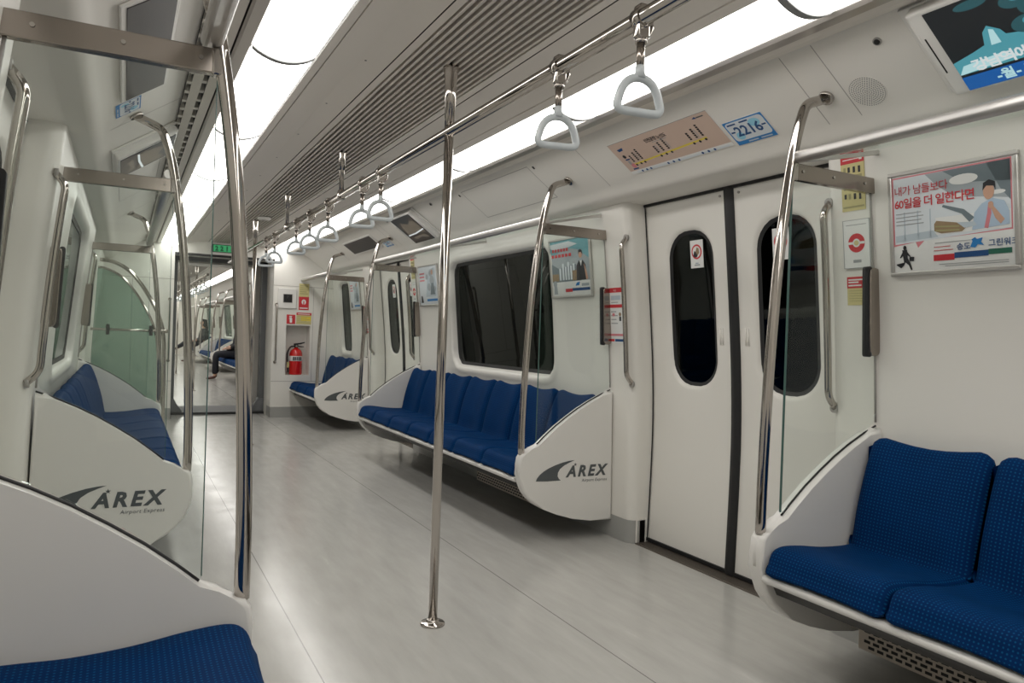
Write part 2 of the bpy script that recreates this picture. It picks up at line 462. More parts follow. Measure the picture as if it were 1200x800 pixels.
def extrude(mb, prof, y0, y1, mats, smooth=False):
    for i, ((x0, z0), (x1, z1)) in enumerate(zip(prof, prof[1:])):
        mb.m(mats[i]); mb.poly([(x0, y0, z0), (x1, y0, z1), (x1, y1, z1), (x0, y1, z0)], smooth)
LI, LO = .49, .705
def ceiling(name, y0, y1):
    c = MB()
    for s in (-1, 1):
        prof = [(0, 2.145), (.172, 2.145), (.172, 2.1), (.203, 2.1), (.2045, 2.106), (.207, 2.106), (.2085, 2.1), (.32, 2.093), (.44, 2.068), (.4415, 2.075), (.4445, 2.075), (.446, 2.066), (.482, 2.056), (.484, 2.075), (.49, 2.075), (.49, 2.12), (.705, 2.12),
                (.705, 2.050), (.714, 2.038), (.750, 2.036), (.758, 2.046), (.758, 2.07), (.764, 2.07), (.764, 2.046), (.80, 2.046)]
        M = [DARK, CEIL, CEIL, DARK, DARK, DARK, CEIL, CEIL, CEIL, DARK, CEIL, CEIL, BLACK, BLACK, GREYTRIM, WHITE, GREYTRIM, STRIP, STRIP, STRIP, BLACK, BLACK, BLACK, CEIL]
        if s < 0:
            prof += [(.80, 2.08), (.818, 2.08), (.818, 2.048), (.852, 2.056), (.852, 2.11), (.87, 2.11), (.87, 2.06)]; M += [DARK, DARK, DARK, CEIL, DARK, DARK, DARK]
        else:
            prof += [(.852, 2.060), (.852, 2.075), (.862, 2.075)]; M += [CEIL, DARK, DARK]
        extrude(c, [(s * x, z) for x, z in prof], y0, y1, M)
        # bridges that break the two long air gaps into slots
        c.m(CEIL); y = y0 + .05
        while y < y1 - .1 and s < 0:
            c.box(s * .80, s * .818, y, y + .035, 2.052, 2.08); c.box(s * .852, s * .87, y + .06, y + .095, 2.058, 2.11); y += .135 if s < 0 else 1.2
        # screws along the lamp side
        y = y0 + .2
        while y < y1:
            c.m(DARK); c.tube([(s * .30, y, 2.0935), (s * .30, y, 2.1)], .0045, 8); y += .6
    o = struct(c.build(name, normals=False))
    g = MB().m(SLAT)
    for k in range(13):
        x = -.156 + .026 * k; g.box(x - .0055, x + .0055, y0, y1, 2.098, 2.125, .0015, 1)
    g.m(SLAT)
    y = y0 + .4
    while y < y1:
        g.box(-.17, .17, y, y + .012, 2.126, 2.14); y += .8
    g.build('air_grille', o)
ceiling('ceiling', YB, YE); ceiling('ceiling_beyond', Y2A, Y2B)

def valance(name, s, y0, y1, seams=(), panels=()):
    v = MB()
    nose = [(1.150, 1.8765), (1.163, 1.863), (1.176, 1.849), (1.190, 1.838), (1.208, 1.831)]
    prof = [(.86, 2.058), VTOP, VBOT] + nose + [(1.56, 1.822)]
    prof[0] = (.862, 2.11)
    extrude(v, [(s * x, z) for x, z in prof], y0, y1, [VAL] * 12, False)
    bmesh.ops.remove_doubles(v.bm, verts=v.bm.verts, dist=1e-5)
    for f in v.bm.faces: f.smooth = True
    for e in v.bm.edges:
        if len(e.link_faces) == 2 and e.calc_face_angle(0) > .6: e.smooth = False
    v.m(GREYTRIM)
    for y in seams:   # joints between panels, ending in a rounded corner at the top
        O, R, U = val_frame(s, VBOT[0], y); N = R.cross(U)
        v.obox(O, R, U, N, -.0014, .0014, -.028, VS - .02, -.001, .0005)
    for y0p, y1p, xa, xb in panels:   # hatch outlines
        O, R, U = val_frame(s, xb, y0p if s < 0 else y1p); N = R.cross(U); W = y1p - y0p; H = (xb - xa) * VS / (VBOT[0] - VTOP[0])
        for a, b, c, d in ((0, W, 0, .004), (0, W, H - .004, H), (0, .004, 0, H), (W - .004, W, 0, H)):
            v.m(GREYTRIM).obox(O, R, U, N, a, b, c, d, -.001, .0006)
        v.m(DARK)
        for a in (-.05, W + .05): v.obox(O, R, U, N, a - .005, a + .005, H - .03, H - .012, -.001, .004)
    return struct(v.build(name, normals=False))
valance('trim_1', 1, YB, YE, [1.70, 1.83, 3.17, 6.40, 6.52, 8.17], [(3.66, 4.58, .905, 1.115)])
valance('trim_2', -1, YB, YE, [1.83, 3.50, 6.40], [(4.7, 5.6, .905, 1.115)])
valance('trim_3', 1, Y2A, Y2B, [MY(6.46), MY(3.4)]); valance('trim_4', -1, Y2A, Y2B)

# ------------------------------------------------------------------ lamps
def lamp(s, y0, y1, label):
    root = thing('ceiling_light', label, 'light', (s * (LI + LO) / 2, (y0 + y1) / 2, 2.05), 'lit ceiling panels')
    arc = lambda d=0, n=12: [(LI + .003 + (LO - LI - .006) * k / n, 2.054 - d - .034 * math.sin(pi * k / n) ** .8) for k in range(n + 1)]
    p = MB().m(LIGHT)
    p.loft([[(s * x, y, z) for x, z in arc()] for y in (y0 + .006, (y0 + y1) / 2, y1 - .006)], False, False, True)
    o = p.build('diffuser', root, normals=True)
    b = MB().m(GBAND)
    a0 = arc(.005); 
    ring = lambda y: [(s * x, y, z) for x, z in a0] + [(s * x, y, z + .006) for x, z in reversed(a0)]
    b.loft([ring(y0 - .013), ring(y0 + .013)], True, True, True)
    b.build('joint_strip', root)
ORD = ['first', 'second', 'third', 'fourth', 'fifth', 'sixth', 'seventh', 'eighth', 'ninth', 'tenth']
LP = 1.195
ys = [1.478 + LP * k for k in range(-3, 7)]
for s, side in ((1, 'right'), (-1, 'left')):
    for k, y in enumerate(ys):
        y1 = min(y + LP, YE - .01)
        if y1 - y < .3: continue
        lamp(s, y, y1, 'white lit ceiling panel, %s from the near end of the %s lamp row' % (ORD[k], side))
    for k in range(8):
        y = Y2A + .05 + k * 2.4
        lamp(s, y, y + 2.4, 'white lit ceiling panel in the next carriage, %s from the gangway on the %s' % (ORD[k], side))

# ------------------------------------------------------------------ end walls and gangway
def slabbox(mb, m, *a): mb.m(m).box(*a)
NX0, NX1, NZ0, NZ1 = .727, 1.022, .525, 1.148
e = MB()
for s in (1, -1):
    if s > 0:
        slabbox(e, WALL, .56, NX0, 9.5, 9.74, 0, 2.16); slabbox(e, WALL, NX1, 1.5, 9.5, 9.74, 0, 2.16)
        slabbox(e, WALL, NX0, NX1, 9.5, 9.74, 0, NZ0); slabbox(e, WALL, NX0, NX1, 9.5, 9.74, NZ1, 2.16)
        slabbox(e, VAL, NX0, NX1, 9.70, 9.74, NZ0, NZ1)
    else: slabbox(e, WALL, -1.5, -.56, 9.5, 9.74, 0, 2.16)
    slabbox(e, SKIRT, s * .556, s * 1.5, 9.494, 9.5, 0, .13)
    slabbox(e, SKIRT, s * .556, s * .56, 9.494, 9.74, 0, .13)
    slabbox(e, WALL, s * .56, s * .62, 9.74, 9.98, 0, 2.16)
    slabbox(e, GREYTRIM, s * .56, s * 1.4, 9.4985, 9.501, 1.632, 1.637)
    slabbox(e, GREYTRIM, s * .56, s * 1.4, 9.4985, 9.501, .445, .45)
slabbox(e, GREYTRIM, -.995, -.99, 9.4985, 9.501, .45, 1.632)
slabbox(e, GREYTRIM, 1.05, 1.054, 9.4985, 9.501, .45, 1.632)
slabbox(e, WALL, -.56, .56, 9.5, 9.98, 1.95, 2.2)
slabbox(e, BLACK, -.56, .56, 9.485, 9.5, 1.925, 1.952)
struct(e.build('wall_front'))
b = MB().m(WALL).box(-1.6, 1.6, YB - .05, YB, 0, 2.2); struct(b.build('wall_back'))
g = MB()
for y in (10.92, ):
    for s in (1, -1): slabbox(g, WALL, s * .56, s * 1.5, y + .01, Y2A, 0, 2.2)
    slabbox(g, WALL, -.56, .56, y + .01, Y2A, 1.95, 2.2)
struct(g.build('wall_beyond'))
b = MB().m(WALL).box(-1.6, 1.6, Y2B, Y2B + .05, 0, 2.2); struct(b.build('wall_far_end'))
# bellows between the carriages, one folded tunnel
bl = MB().m(FOLD)
n = 16
prof = [(-.62, 0), (-.62, 1.98), (.62, 1.98), (.62, 0)]
rings = []
for k in range(n + 1):
    o = .025 if k % 2 else 0.
    rings.append([(x * (1 + o / .62), 9.98 + .94 * k / n, z + (o if z else 0)) for x, z in prof])
bl.loft(rings, False, False, False)
bl.m(RUBGREY)
for s in (1, -1):   # padded upright and its flared foot on each side of the opening
    bl.loft([[(s * a, 9.98, z) for a in (.50, .64)] + [(s * a, 10.12, z) for a in (.64, .50)] for z in (0.18, 1.96)], True, True, False)
    bl.loft([[(s * a, 9.97, z) for a in (w, .64)] + [(s * a, 10.14, z) for a in (.64, w)] for z, w in ((0.004, .40), (.05, .41), (.12, .46), (.2, .50))], True, True, True)
bl.box(-.62, .62, 9.98, 10.05, 1.90, 1.98)
bl.m(RUBGREY).box(-.62, .62, 9.955, 10.93, .001, .012)
bl.m(BLACK).box(-.62, .62, 9.93, 9.985, .003, .03)
struct(bl.build('wall_gangway'))

# ------------------------------------------------------------------ benches
def offset_poly(P, d):
    n = len(P); out = []
    area = sum(P[i][0] * P[(i + 1) % n][1] - P[(i + 1) % n][0] * P[i][1] for i in range(n)); sg = 1 if area > 0 else -1
    for i in range(n):
        a, b, c = P[i - 1], P[i], P[(i + 1) % n]
        n1 = Vector((-(b[1] - a[1]), b[0] - a[0])).normalized() * sg; n2 = Vector((-(c[1] - b[1]), c[0] - b[0])).normalized() * sg
        m = (n1 + n2); m = m.normalized() if m.length > 1e-6 else n1
        out.append((b[0] + m.x * d, b[1] + m.y * d))
    return out
def smooth_closed(P, n=4):
    Q = []; k = len(P)
    for i in range(k):
        a, b, c, d = (Vector(P[(i + j) % k]) for j in (-1, 0, 1, 2))
        for j in range(n):
            t = j / n; q = .5 * ((2 * b) + (c - a) * t + (2 * a - 5 * b + 4 * c - d) * t * t + (3 * b - a - 3 * c + d) * t ** 3); Q.append((q.x, q.y))
    return Q
SEATP = smooth_closed([(.797, .352), (.793, .395), (.812, .434), (.85, .447), (.93, .442), (1.03, .428), (1.14, .422), (1.24, .426), (1.31, .424), (1.335, .39), (1.30, .355), (1.0, .348)], 4)
BACKP = smooth_closed([(1.172, .40), (1.178, .445), (1.198, .55), (1.232, .67), (1.262, .75), (1.285, .782), (1.315, .783), (1.335, .75), (1.335, .6), (1.325, .42), (1.27, .39)], 4)
def pillow(name, parent, s, P, y0, y1, r, dish, key):
    mb = MB().m(FABRIC); bm = mb.bm
    secs = []
    for k in range(5):
        a = pi / 2 * k / 4; secs.append((y0 + r * (1 - math.sin(a)), r * (1 - math.cos(a)) if k else r))
    secs = [(y0 + r * (1 - math.cos(pi / 2 * k / 4)), r * (1 - math.sin(pi / 2 * k / 4))) for k in range(5)]
    mid = [((y0 + r) + (y1 - y0 - 2 * r) * k / 6, dish * math.sin(pi * k / 6)) for k in range(1, 6)]
    secs = secs + mid + [(y1 - (y - y0), d) for y, d in reversed(secs)]
    rings = [[(s * x, y, z) for x, z in offset_poly(P, d)] for y, d in secs]
    uv = bm.loops.layers.uv.new('UVMap')
    n = len(P); cum = [0]
    for i in range(n): cum.append(cum[-1] + math.dist(P[i], P[(i + 1) % n]))
    R = [[bm.verts.new(p) for p in q] for q in rings]
    for (ya, _), (yb, _), A, B in zip(secs, secs[1:], R, R[1:]):
        for i in range(n):
            j = (i + 1) % n; f = mb.face([A[i], A[j], B[j], B[i]], True)
            for lp in f.loops:
                v = lp.vert
                lp[uv].uv = (ya if v in (A[i], A[j]) else yb, cum[i] if v in (A[i], B[i]) else cum[i + 1])
    mb.face(R[0][::-1]); mb.face(R[-1])
    o = mb.build(name, parent)
    return o
PANEL = [(1.362, .812), (1.30, .788), (1.22, .750), (1.15, .711), (1.08, .666), (1.01, .617), (.945, .564), (.90, .524), (.865, .496), (.83, .489), (.803, .482), (.790, .462), (.784, .425), (.787, .37), (.797, .325), (.815, .284), (.845, .246), (.885, .212), (.94, .182), (1.02, .150), (1.12, .120), (1.24, .100), (1.384, .092)]
def logo(parent, y, s):
    """printed on the outer face of the end panel, readable from this side"""
    x0 = .885 if s > 0 else -1.345
    p = Print((x0, y, .336), (1, 0, 0), (0, 0, 1)); k = .00067; p.base = .0006
    zx = lambda X, Y: ((X - 195) * k, (303 - Y) * k)
    sw = [zx(*q) for q in ((195, 303), (205, 280), (230, 252), (265, 228), (310, 205), (370, 183), (440, 164), (500, 154), (552, 150), (505, 167), (455, 188), (415, 216), (397, 245), (395, 272), (407, 293), (426, 308), (300, 309))]
    p.poly(sw, GREYINK)
    p.text('AREX', .190, .014, .083, GREYINK, bold=.040, shear=.25, space=1.34)
    st = []
    for i in range(10):
        a = pi / 2 + pi * i / 5; rr = .011 if i % 2 == 0 else .0045; st.append((.244 + rr * math.cos(a), .078 + rr * math.sin(a)))
    p.poly(st, GREYINK)
    p.text('Airport Express', .288, -.018, .0235, GREYINK, shear=.2, space=1.08)
    o = p.build('logo_print', parent); o['label'] = 'grey swoosh logo with AREX lettering'
    return o
def end_panel(bench, s, y, facing, mark):
    mb = MB().m(SHELL)
    mb.prism(PANEL, lambda u, v, w: (s * u, w, v), y - .03, y + .03, .013, 3)
    # raised rolled rim along the curved top edge
    top = [(x, z) for x, z in PANEL[:9]]
    mb.tube([(s * x, y, z) for x, z in offset_poly(PANEL, .0255)[:14]], .0272, 12)
    o = mb.build('end_panel', bench)
    if mark: logo(o, y - .0302, s)
    return o
def bench(s, y0, y1, n, label, ends=(1, 1), mark=0, grille=None, bare=0):
    """y0..y1: centre lines of the two end panels (or a wall where ends is 0)"""
    b = thing('bench', label, 'bench', (s * 1.05, (y0 + y1) / 2, 0), 'blue benches along the carriage walls')
    a = y0 + (.034 if ends[0] else .004); c = y1 - (.034 if ends[1] else .004); w = (c - a) / n
    for k in range(n):
        pillow('seat', b, s, SEATP, a + k * w + .001, a + (k + 1) * w - .001, .032, .008, 's')
        if k < n - bare: pillow('backrest', b, s, BACKP, a + k * w + .001, a + (k + 1) * w - .001, .052, .016, 'b')
    if ends[0]: end_panel(b, s, y0, -1, mark)
    if ends[1]: end_panel(b, s, y1, 1, 0)
    r = MB().m(SHELL)
    r.prism([(.796, .352), (.786, .347), (.784, .336), (.792, .327), (.82, .322), (1.25, .322), (1.25, .350)], lambda u, v, t: (s * u, t, v), a, c)
    r.build('front_rail', b)
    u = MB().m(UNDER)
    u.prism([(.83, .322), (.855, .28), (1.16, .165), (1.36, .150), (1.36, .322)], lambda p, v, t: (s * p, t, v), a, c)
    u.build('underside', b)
    g0, g1 = grille or (a + .25, c - .35)
    h = MB().m(HEAT)
    h.box(s * 1.163, s * 1.34, g0, g1, .085, .165, .004)
    h.m(DARK)
    y = g0 + .02; k = 0
    while y < g1 - .04:
        for j, z in enumerate((.097, .114, .131, .148)):
            yy = y + (.016 if j % 2 else 0)
            h.box(s * 1.1615, s * 1.164, yy, yy + .022, z, z + .009)
        y += .033
    h.build('heater_grille', b)
    return b

E1, E2, E3 = 1.77, 3.43, 6.45
E4 = 8.11
bench(1, -1.28, E1, 7, 'nearest bench on the right, blue dotted cushions beside the big framed advert', grille=(-.6, 1.66))
bench(1, E2, E3, 7, 'long blue seven-seat bench under the wide dark window on the right', mark=1, grille=(3.7, 4.72))
bench(1, E4, 9.494, 3, 'short blue bench at the end wall next to the fire extinguisher niche', ends=(1, 0), mark=1, grille=(8.6, 9.2))
bench(-1, -1.28, E1, 7, 'nearest bench on the left, its blue cushion at the bottom corner of the picture', bare=3)
bench(-1, E2, E3, 7, 'left bench beyond the near one, lettered white end panel and teal-blue cushions', mark=1)
# next carriage
bench(1, Y2A + .006, MY(E4), 3, 'short blue bench just past the gangway in the next carriage', ends=(0, 1), mark=0)
bench(1, MY(E3), MY(E2), 7, 'blue bench in the next carriage where the person in dark trousers sits', mark=1)
bench(1, MY(E1), MY(E1 - 3.02), 7, 'empty blue bench in the middle of the next carriage', mark=1)
bench(1, 23.81, 26.83, 7, 'farthest blue bench in the next carriage, with the long-haired person on it', mark=1)

# ------------------------------------------------------------------ curved grab poles and glass screens
POLE = [(.808, .478), (.808, .62), (.812, .80), (.820, 1.0), (.832, 1.2), (.848, 1.4), (.870, 1.58), (.896, 1.74), (.918, 1.83)]
def grab_pole(s, y, label, grp='curved grab poles at the bench ends'):
    t = thing('grab_pole', label, 'pole', (s * .81, y, .48), grp)
    m = MB().m(STEEL)
    pts = spline([(s * x, y, z) for x, z in POLE], 4)
    pts += fillet([pts[-1], (s * .945, y, 1.908), (s * 1.052, y, 1.948)], .03, 6)[1:]
    m.tube(pts, .0175, 16); m.build('tube', t)
    f = MB().m(STEEL)
    O, R, U = val_frame(s, 1.045, y); N = R.cross(U)
    f.tube([O + N * .001, O + N * .012], .027, 16); f.build('wall_flange', t)
    return t
def screen(s, y, label):
    """glass draught screen standing on a bench end panel, hung from a flat steel bar"""
    t = thing('glass_screen', label, 'glass screen', (s * 1.1, y, .55), 'glass screens at the bench ends')
    XA = .895
    low = [(x, z) for x, z in PANEL[:9] if x > XA]
    P = [(XA, 1.66)] + [(WX(z) - .012, z) for z in (1.66, 1.4, 1.1, .86)] + [(1.345, .828)] + [(x, z + .012) for x, z in low[1:]] + [(XA, .535)]
    g = MB().m(GLASS)
    g.prism(P, lambda u, v, w: (s * u, w, v), y - .004, y + .004)
    for f in g.bm.faces: f.smooth = False
    g.build('glass_pane', t)
    e = MB().m(EDGE)
    e.box(s * (XA - .0012), s * (XA + .0008), y - .0042, y + .0042, .54, 1.645)
    e.build('glass_edge', t)
    k = MB().m(BLACK)
    k.tube([(s * x, y, z + .005) for x, z in PANEL[:9] if x > XA - .005], .0036, 6)
    k.m(GREYTRIM).tube([(s * (WX(z) - .008), y, z) for z in (.83, 1.0, 1.2, 1.4, 1.6, 1.65)], .004, 6)
    k.build('rubber_seal', t)
    b = MB().m(BRUSH)
    b.hull_box([(s * .898, y - .013, 1.648), (s * 1.297, y - .013, 1.648), (s * 1.297, y + .013, 1.648), (s * .898, y + .013, 1.648),
                (s * .898, y - .013, 1.703), (s * 1.290, y - .013, 1.703), (s * 1.290, y + .013, 1.703), (s * .898, y + .013, 1.703)], .003, 2)
    bar = b.build('hanger_bar', t)
    d = MB().m(STEEL)
    for x in (.93, 1.08, 1.24):
        for q in (-1, 1): d.tube([(s * x, y + q * .012, 1.678), (s * x, y + q * .0165, 1.678)], .005, 8)
    d.build('bolt', bar)
    c = MB().m(STEEL); c.box(s * .876, s * .908, y - .0165, y + .0165, 1.645, 1.706, .005); c.build('clamp', t)
    gd = MB().m(BRUSH)
    O = Vector((s * WX(1.22), y, 1.07)); top = Vector((s * WX(1.385), y, 1.385)); U = (top - O).normalized(); R = Vector((-s, 0, 0)); N = Vector((0, -1, 0))
    def gp(u, v, w): return O + R * u + U * v + N * w
    gd.prism(rrect(-.012, .042, 0, .315, .02, 4), gp, -.016, .016, .004)
    gd.m(BLACK).prism(rrect(.030, .050, -.004, .319, .0095, 4), gp, -.012, .012)
    gd.build('door_buffer', t)
    return t
spots = [(1, E1, 'right-hand curved grab pole in front of the near door window'), (1, E2, 'curved grab pole at the near end of the long right bench'),
         (1, E3, 'curved grab pole at the far end of the long right bench'), (1, E4, 'curved grab pole on the short bench beside the fire extinguisher'),
         (-1, E1, 'thick curved grab pole on the nearest left bench, running out at the top'), (-1, E2, 'curved grab pole on the lettered end panel of the left bench'),
         (-1, E3, 'thin curved grab pole at the far end of the left bench')]
for s, y, l in spots: grab_pole(s, y, l)
sc = ['clear glass screen above the nearest right bench end, in front of the door window', 'clear glass screen in front of the portrait advert by the long right bench',
      'glass screen at the far end of the long right bench, under the dark display', 'glass screen above the lettered end panel of the short end bench',
      'large glass screen of the nearest left bench, its steel bar crossing the top left corner', 'glass screen standing on the lettered end panel of the left bench',
      'glass screen at the far end of the left bench, before the green bay']
for (s, y, _), l in zip(spots, sc): screen(s, y, l)
for k, y in enumerate((MY(E4), MY(E3), MY(E2), MY(E1), MY(E1 - 3.02), 23.81)):
    grab_pole(1, y, 'curved grab pole in the next carriage, %s from the gangway' % ORD[k])
    screen(1, y, 'glass screen in the next carriage, %s from the gangway' % ORD[k])

# ------------------------------------------------------------------ luggage racks
def rack(s, y0, y1, label, n=None):
    t = thing('luggage_rack', label, 'luggage rack', (s * 1.08, (y0 + y1) / 2, 1.72), 'luggage racks over the benches')
    m = MB().m(ALU)
    m.prism(rrect(.884, .932, 1.706, 1.742, .014, 4), lambda u, v, w: (s * u, w, v), y0, y1); m.build('front_rail', t)
    p = MB().m(GLASS)
    if s > 0: p.prism([(.925, 1.720), (1.285, 1.800), (1.285, 1.806), (.925, 1.726)], lambda u, v, w: (s * u, w, v), y0 + .02, y1 - .02)
    for f in p.bm.faces: f.smooth = False
    if s > 0: p.build('glass_shelf', t)
    for yy in (y0 + .03, (y0 + y1) / 2, y1 - .03):
        if s < 0: break
        b = MB().m(ALU); b.prism([(.925, 1.718), (1.28, 1.797), (1.28, 1.78), (1.1, 1.742), (.925, 1.706)], lambda u, v, w: (s * u, w, v), yy - .007, yy + .007, .002, 1); b.build('bracket', t)
rack(1, -1.28, E1 - .0, 'rack with a bright front rail over the nearest right bench, under the video screen')
rack(1, E2, E3, 'rack with a bright front rail over the long right bench and dark window')
rack(1, E4, 9.497, 'short rack over the end bench, meeting the fire extinguisher wall')
rack(-1, -1.28, E1, 'rack over the nearest left bench, mostly above the picture')
rack(-1, E2, E3, 'rack over the left bench beyond the near one')
rack(1, MY(E3), MY(E2), 'rack in the next carriage above the person in dark trousers')
rack(1, MY(E1), MY(E1 - 3.02), 'rack in the next carriage above the empty middle bench')
rack(1, 23.81, 26.83, 'rack in the next carriage above the long-haired person')
rack(1, Y2A + .005, MY(E4), 'short rack in the next carriage just past the gangway')

# ------------------------------------------------------------------ stanchions, overhead rail, straps
def stanchion(y, label, x=0.):
    t = thing('stanchion', label, 'pole', (x, y, 0), 'floor-to-ceiling poles')
    m = MB().m(STEEL); m.tube([(x, y, .004), (x, y, 2.115)], .0175, 20); m.build('tube', t)
    f = MB().m(STEEL); f.lathe((x, y, 0), [(.047, 0), (.047, .005), (.044, .009), (.026, .011), (.0235, .014), (.0235, .02), (.0176, .022)], 28); f.build('floor_flange', t)
    c = MB().m(STEEL); c.lathe((x, y, 2.098), [(.031, .002), (.030, -.008), (.0255, -.03), (.0225, -.08), (.0178, -.22)], 24); c.build('ceiling_cone', t)
    return t
stanchion(D1, 'straight steel floor-to-ceiling pole in the middle of the aisle floor')
stanchion(D2, 'farther floor-to-ceiling pole hidden behind the thick left grab pole')
stanchion(D3, 'floor-to-ceiling pole in the next carriage, nearer the gangway')
stanchion(D4, 'floor-to-ceiling pole in the next carriage, farther from the gangway')
RZ = 1.855
def hand_rail(y0, y1, posts, label):
    t = thing('overhead_rail', label, 'handrail', (0, (y0 + y1) / 2, RZ))
    m = MB().m(STEEL); m.tube([(0, y0, RZ), (0, y1, RZ)], .020, 20); m.build('tube', t)
    for y in posts:
        p = MB().m(STEEL); p.tube([(0, y, RZ + .005), (0, y, 2.05), (0, y, 2.098)], [.014, .014, .014], 14)
        p.lathe((0, y, 2.098), [(.026, .002), (.025, -.006), (.019, -.03), (.0145, -.10)], 18)
        p.lathe((0, y, RZ), [(.021, -.022), (.0225, -.018), (.0225, .022), (.016, .032)], 16); p.build('post', t)
    for y in (y0, y1):
        c = MB().m(BRUSH); c.tube([(0, y - .006, RZ), (0, y + .006, RZ)], .020, 14); c.build('end_cap', t)
hand_rail(-1.9, 9.2, (-.55, 1.02, 4.17, 5.74), 'long steel overhead rail carrying the straps down the middle of the carriage')
hand_rail(Y2A + .3, Y2B - .5, (15.1, 16.7), 'overhead rail down the middle of the next carriage')

def make_strap(y, label, yaw=0.):
    t = thing('hanging_strap', label, 'strap', (0, y, RZ), 'grey ring straps on the overhead rail')
    k = MB().m(STEEL)
    k.tube([(0, y - .016, RZ), (0, y + .016, RZ)], .0255, 18)
    k.prism(rrect(-.016, .016, -.050, .031, .008, 3), lambda u, v, w: (u, y + w, RZ + v), -.0125, .0125, .003, 2)
    k.tube([(0, y, RZ - .048), (0, y, RZ - .060)], .0145, 12)
    k.tube(fillet([(.008, y, RZ - .050), (.024, y, RZ - .036), (.031, y, RZ - .014), (.024, y, RZ - .002)], .01, 3), .005, 8)
    k.build('clamp', t)
    w = MB().m(BRUSH); w.tube([(0, y, RZ - .055), (0, y, RZ - .122)], .0098, 12); w.build('stem', t)
    n = MB().m(RING); n.tube([(0, y, RZ - .112), (0, y, RZ - .124), (0, y, RZ - .142)], [.0105, .0115, .0145], 12); n.build('neck', t)
    r = MB().m(RING)
    cx = [(0, -.141), (.018, -.144), (.035, -.155), (.047, -.173), (.054, -.194), (.057, -.209), (.051, -.219), (.036, -.222), (0, -.222), (-.036, -.222), (-.051, -.219), (-.057, -.209), (-.054, -.194), (-.047, -.173), (-.035, -.155), (-.018, -.144)]
    cl = smooth_closed(cx, 4)
    r.tube([(a * math.cos(yaw), y + a * math.sin(yaw), RZ + b) for a, b in cl], .0102, 12, closed=True)
    r.build('ring', t)
    return t
SL = ['nearest hanging strap, its big ring over the route map', 'second hanging strap from the camera, its ring over the lit lamp', 'third hanging strap, right of the first ceiling post',
      'fourth strap, just beyond the third and below the ceiling post', 'fifth strap in the row, its ring over the lamp edge', 'sixth strap in the row, between two close neighbours',
      'seventh strap in the row, nearer the end wall', 'eighth strap, one of the last two before the gangway', 'ninth and last strap before the gangway opening']
SY = [1.427, 1.80, 3.43, 3.74, 4.46, 4.95, 5.38, 6.24, 6.64]
for k, y in enumerate(SY): make_strap(y, SL[k], random.uniform(-.25, .1))
for k in range(10):
    make_strap(12.2 + .62 * k, 'small hanging strap in the next carriage, %s from the gangway' % ORD[k], random.uniform(-.3, .3))

# ------------------------------------------------------------------ upright handles beside the doors
def door_handle(s, y, label, bend=0.):
    t = thing('door_handle_bar', label, 'handle', (s * 1.3, y, 1.25), 'upright steel handles beside the doors')
    zs = [.905 + .70 * k / 10 for k in range(11)]
    mid = [(s * (WX(z) - .030), y, z) for z in zs]
    pts = fillet([(s * (WX(.862) + .01), y + bend, .862)] + mid + [(s * (WX(1.645) + .01), y + bend, 1.645)], .045, 5)
    m = MB().m(STEEL); m.tube(pts, .0135, 14); m.build('tube', t)
    for z in (.862, 1.645):
        f = MB().m(GREYTRIM); f.tube([(s * (WX(z) + .012), y + bend, z), (s * (WX(z) - .0015), y + bend, z)], .0175, 16); f.build('flange', t)
door_handle(1, D1 + .645, 'upright steel handle left of the big door, beside the red and white notice')
door_handle(1, D1 - .645, 'upright bent handle right of the big door, behind the glass screen')
door_handle(1, D2 + .645, 'upright handle on the far side of the farther right door')
door_handle(1, D2 - .645, 'upright handle on the near side of the farther right door')
door_handle(-1, D1 + .645, 'upright handle on the left wall pillar, beside the left edge of the picture')
door_handle(-1, D1 - .645, 'upright handle on the near side of the left door, at the picture edge')
door_handle(-1, D2 - .645, 'thin upright handle on the left wall beyond the far glass screen')
for s, l in ((1, 'steel handle on the end wall left of the red extinguisher'), (-1, 'steel handle on the end wall left of the gangway opening')):
    t = thing('door_handle_bar', l, 'handle', (s * .59, 9.48, 1.03), 'handles at the gangway')
    m = MB().m(STEEL); m.tube(fillet([(s * .60, 9.5, 1.40), (s * .60, 9.45, 1.385), (s * .60, 9.45, .70), (s * .60, 9.5, .685)], .03, 5), .011, 12); m.build('tube', t)
    for z in (1.40, .685):
        f = MB().m(BRUSH); f.tube([(s * .60, 9.499, z), (s * .60, 9.49, z)], .018, 14); f.build('flange', t)

# ------------------------------------------------------------------ arched rail and green glass at the left end bay
AY = 8.11
t = thing('arched_partition', 'arched steel rail with pale green glass at the far left bay', 'partition', (-1.0, AY, 0))
arc = spline([(-1.285, AY, 1.70), (-1.17, AY, 1.685), (-1.04, AY, 1.615), (-.93, AY, 1.49), (-.84, AY, 1.345), (-.765, AY, 1.19), (-.725, AY, 1.05), (-.708, AY, .9)], 5)
m = MB().m(STEEL); m.tube(arc + [Vector((-.702, AY, .5)), Vector((-.70, AY, .012))], .019, 14); m.build('arched_tube', t)
inner = [Vector((p.x - .055, p.y + .004, p.z - .07)) for p in arc if p.x > -1.24]
m = MB().m(STEEL); m.tube([Vector((-1.30, AY + .004, 1.625))] + inner + [Vector((-.752, AY + .004, .79))], .012, 12); m.build('inner_tube', t)
g = MB().m(GREEN_GLASS)
P = [(-1.33, .16)] + [(-1.335, .8), (-1.30, 1.60)] + [(p.x, p.z) for p in inner] + [(-.752, .79), (-.73, .16)]
g.prism(P, lambda u, v, w: (u, AY + .004 + w, v), -.004, .004)
for f in g.bm.faces: f.smooth = False
g.build('glass_pane', t)
m = MB().m(STEEL); m.tube([(-1.345, AY - .05, 1.036), (-.70, AY - .05, 1.034)], .013, 12); cross = m.build('cross_rail', t)
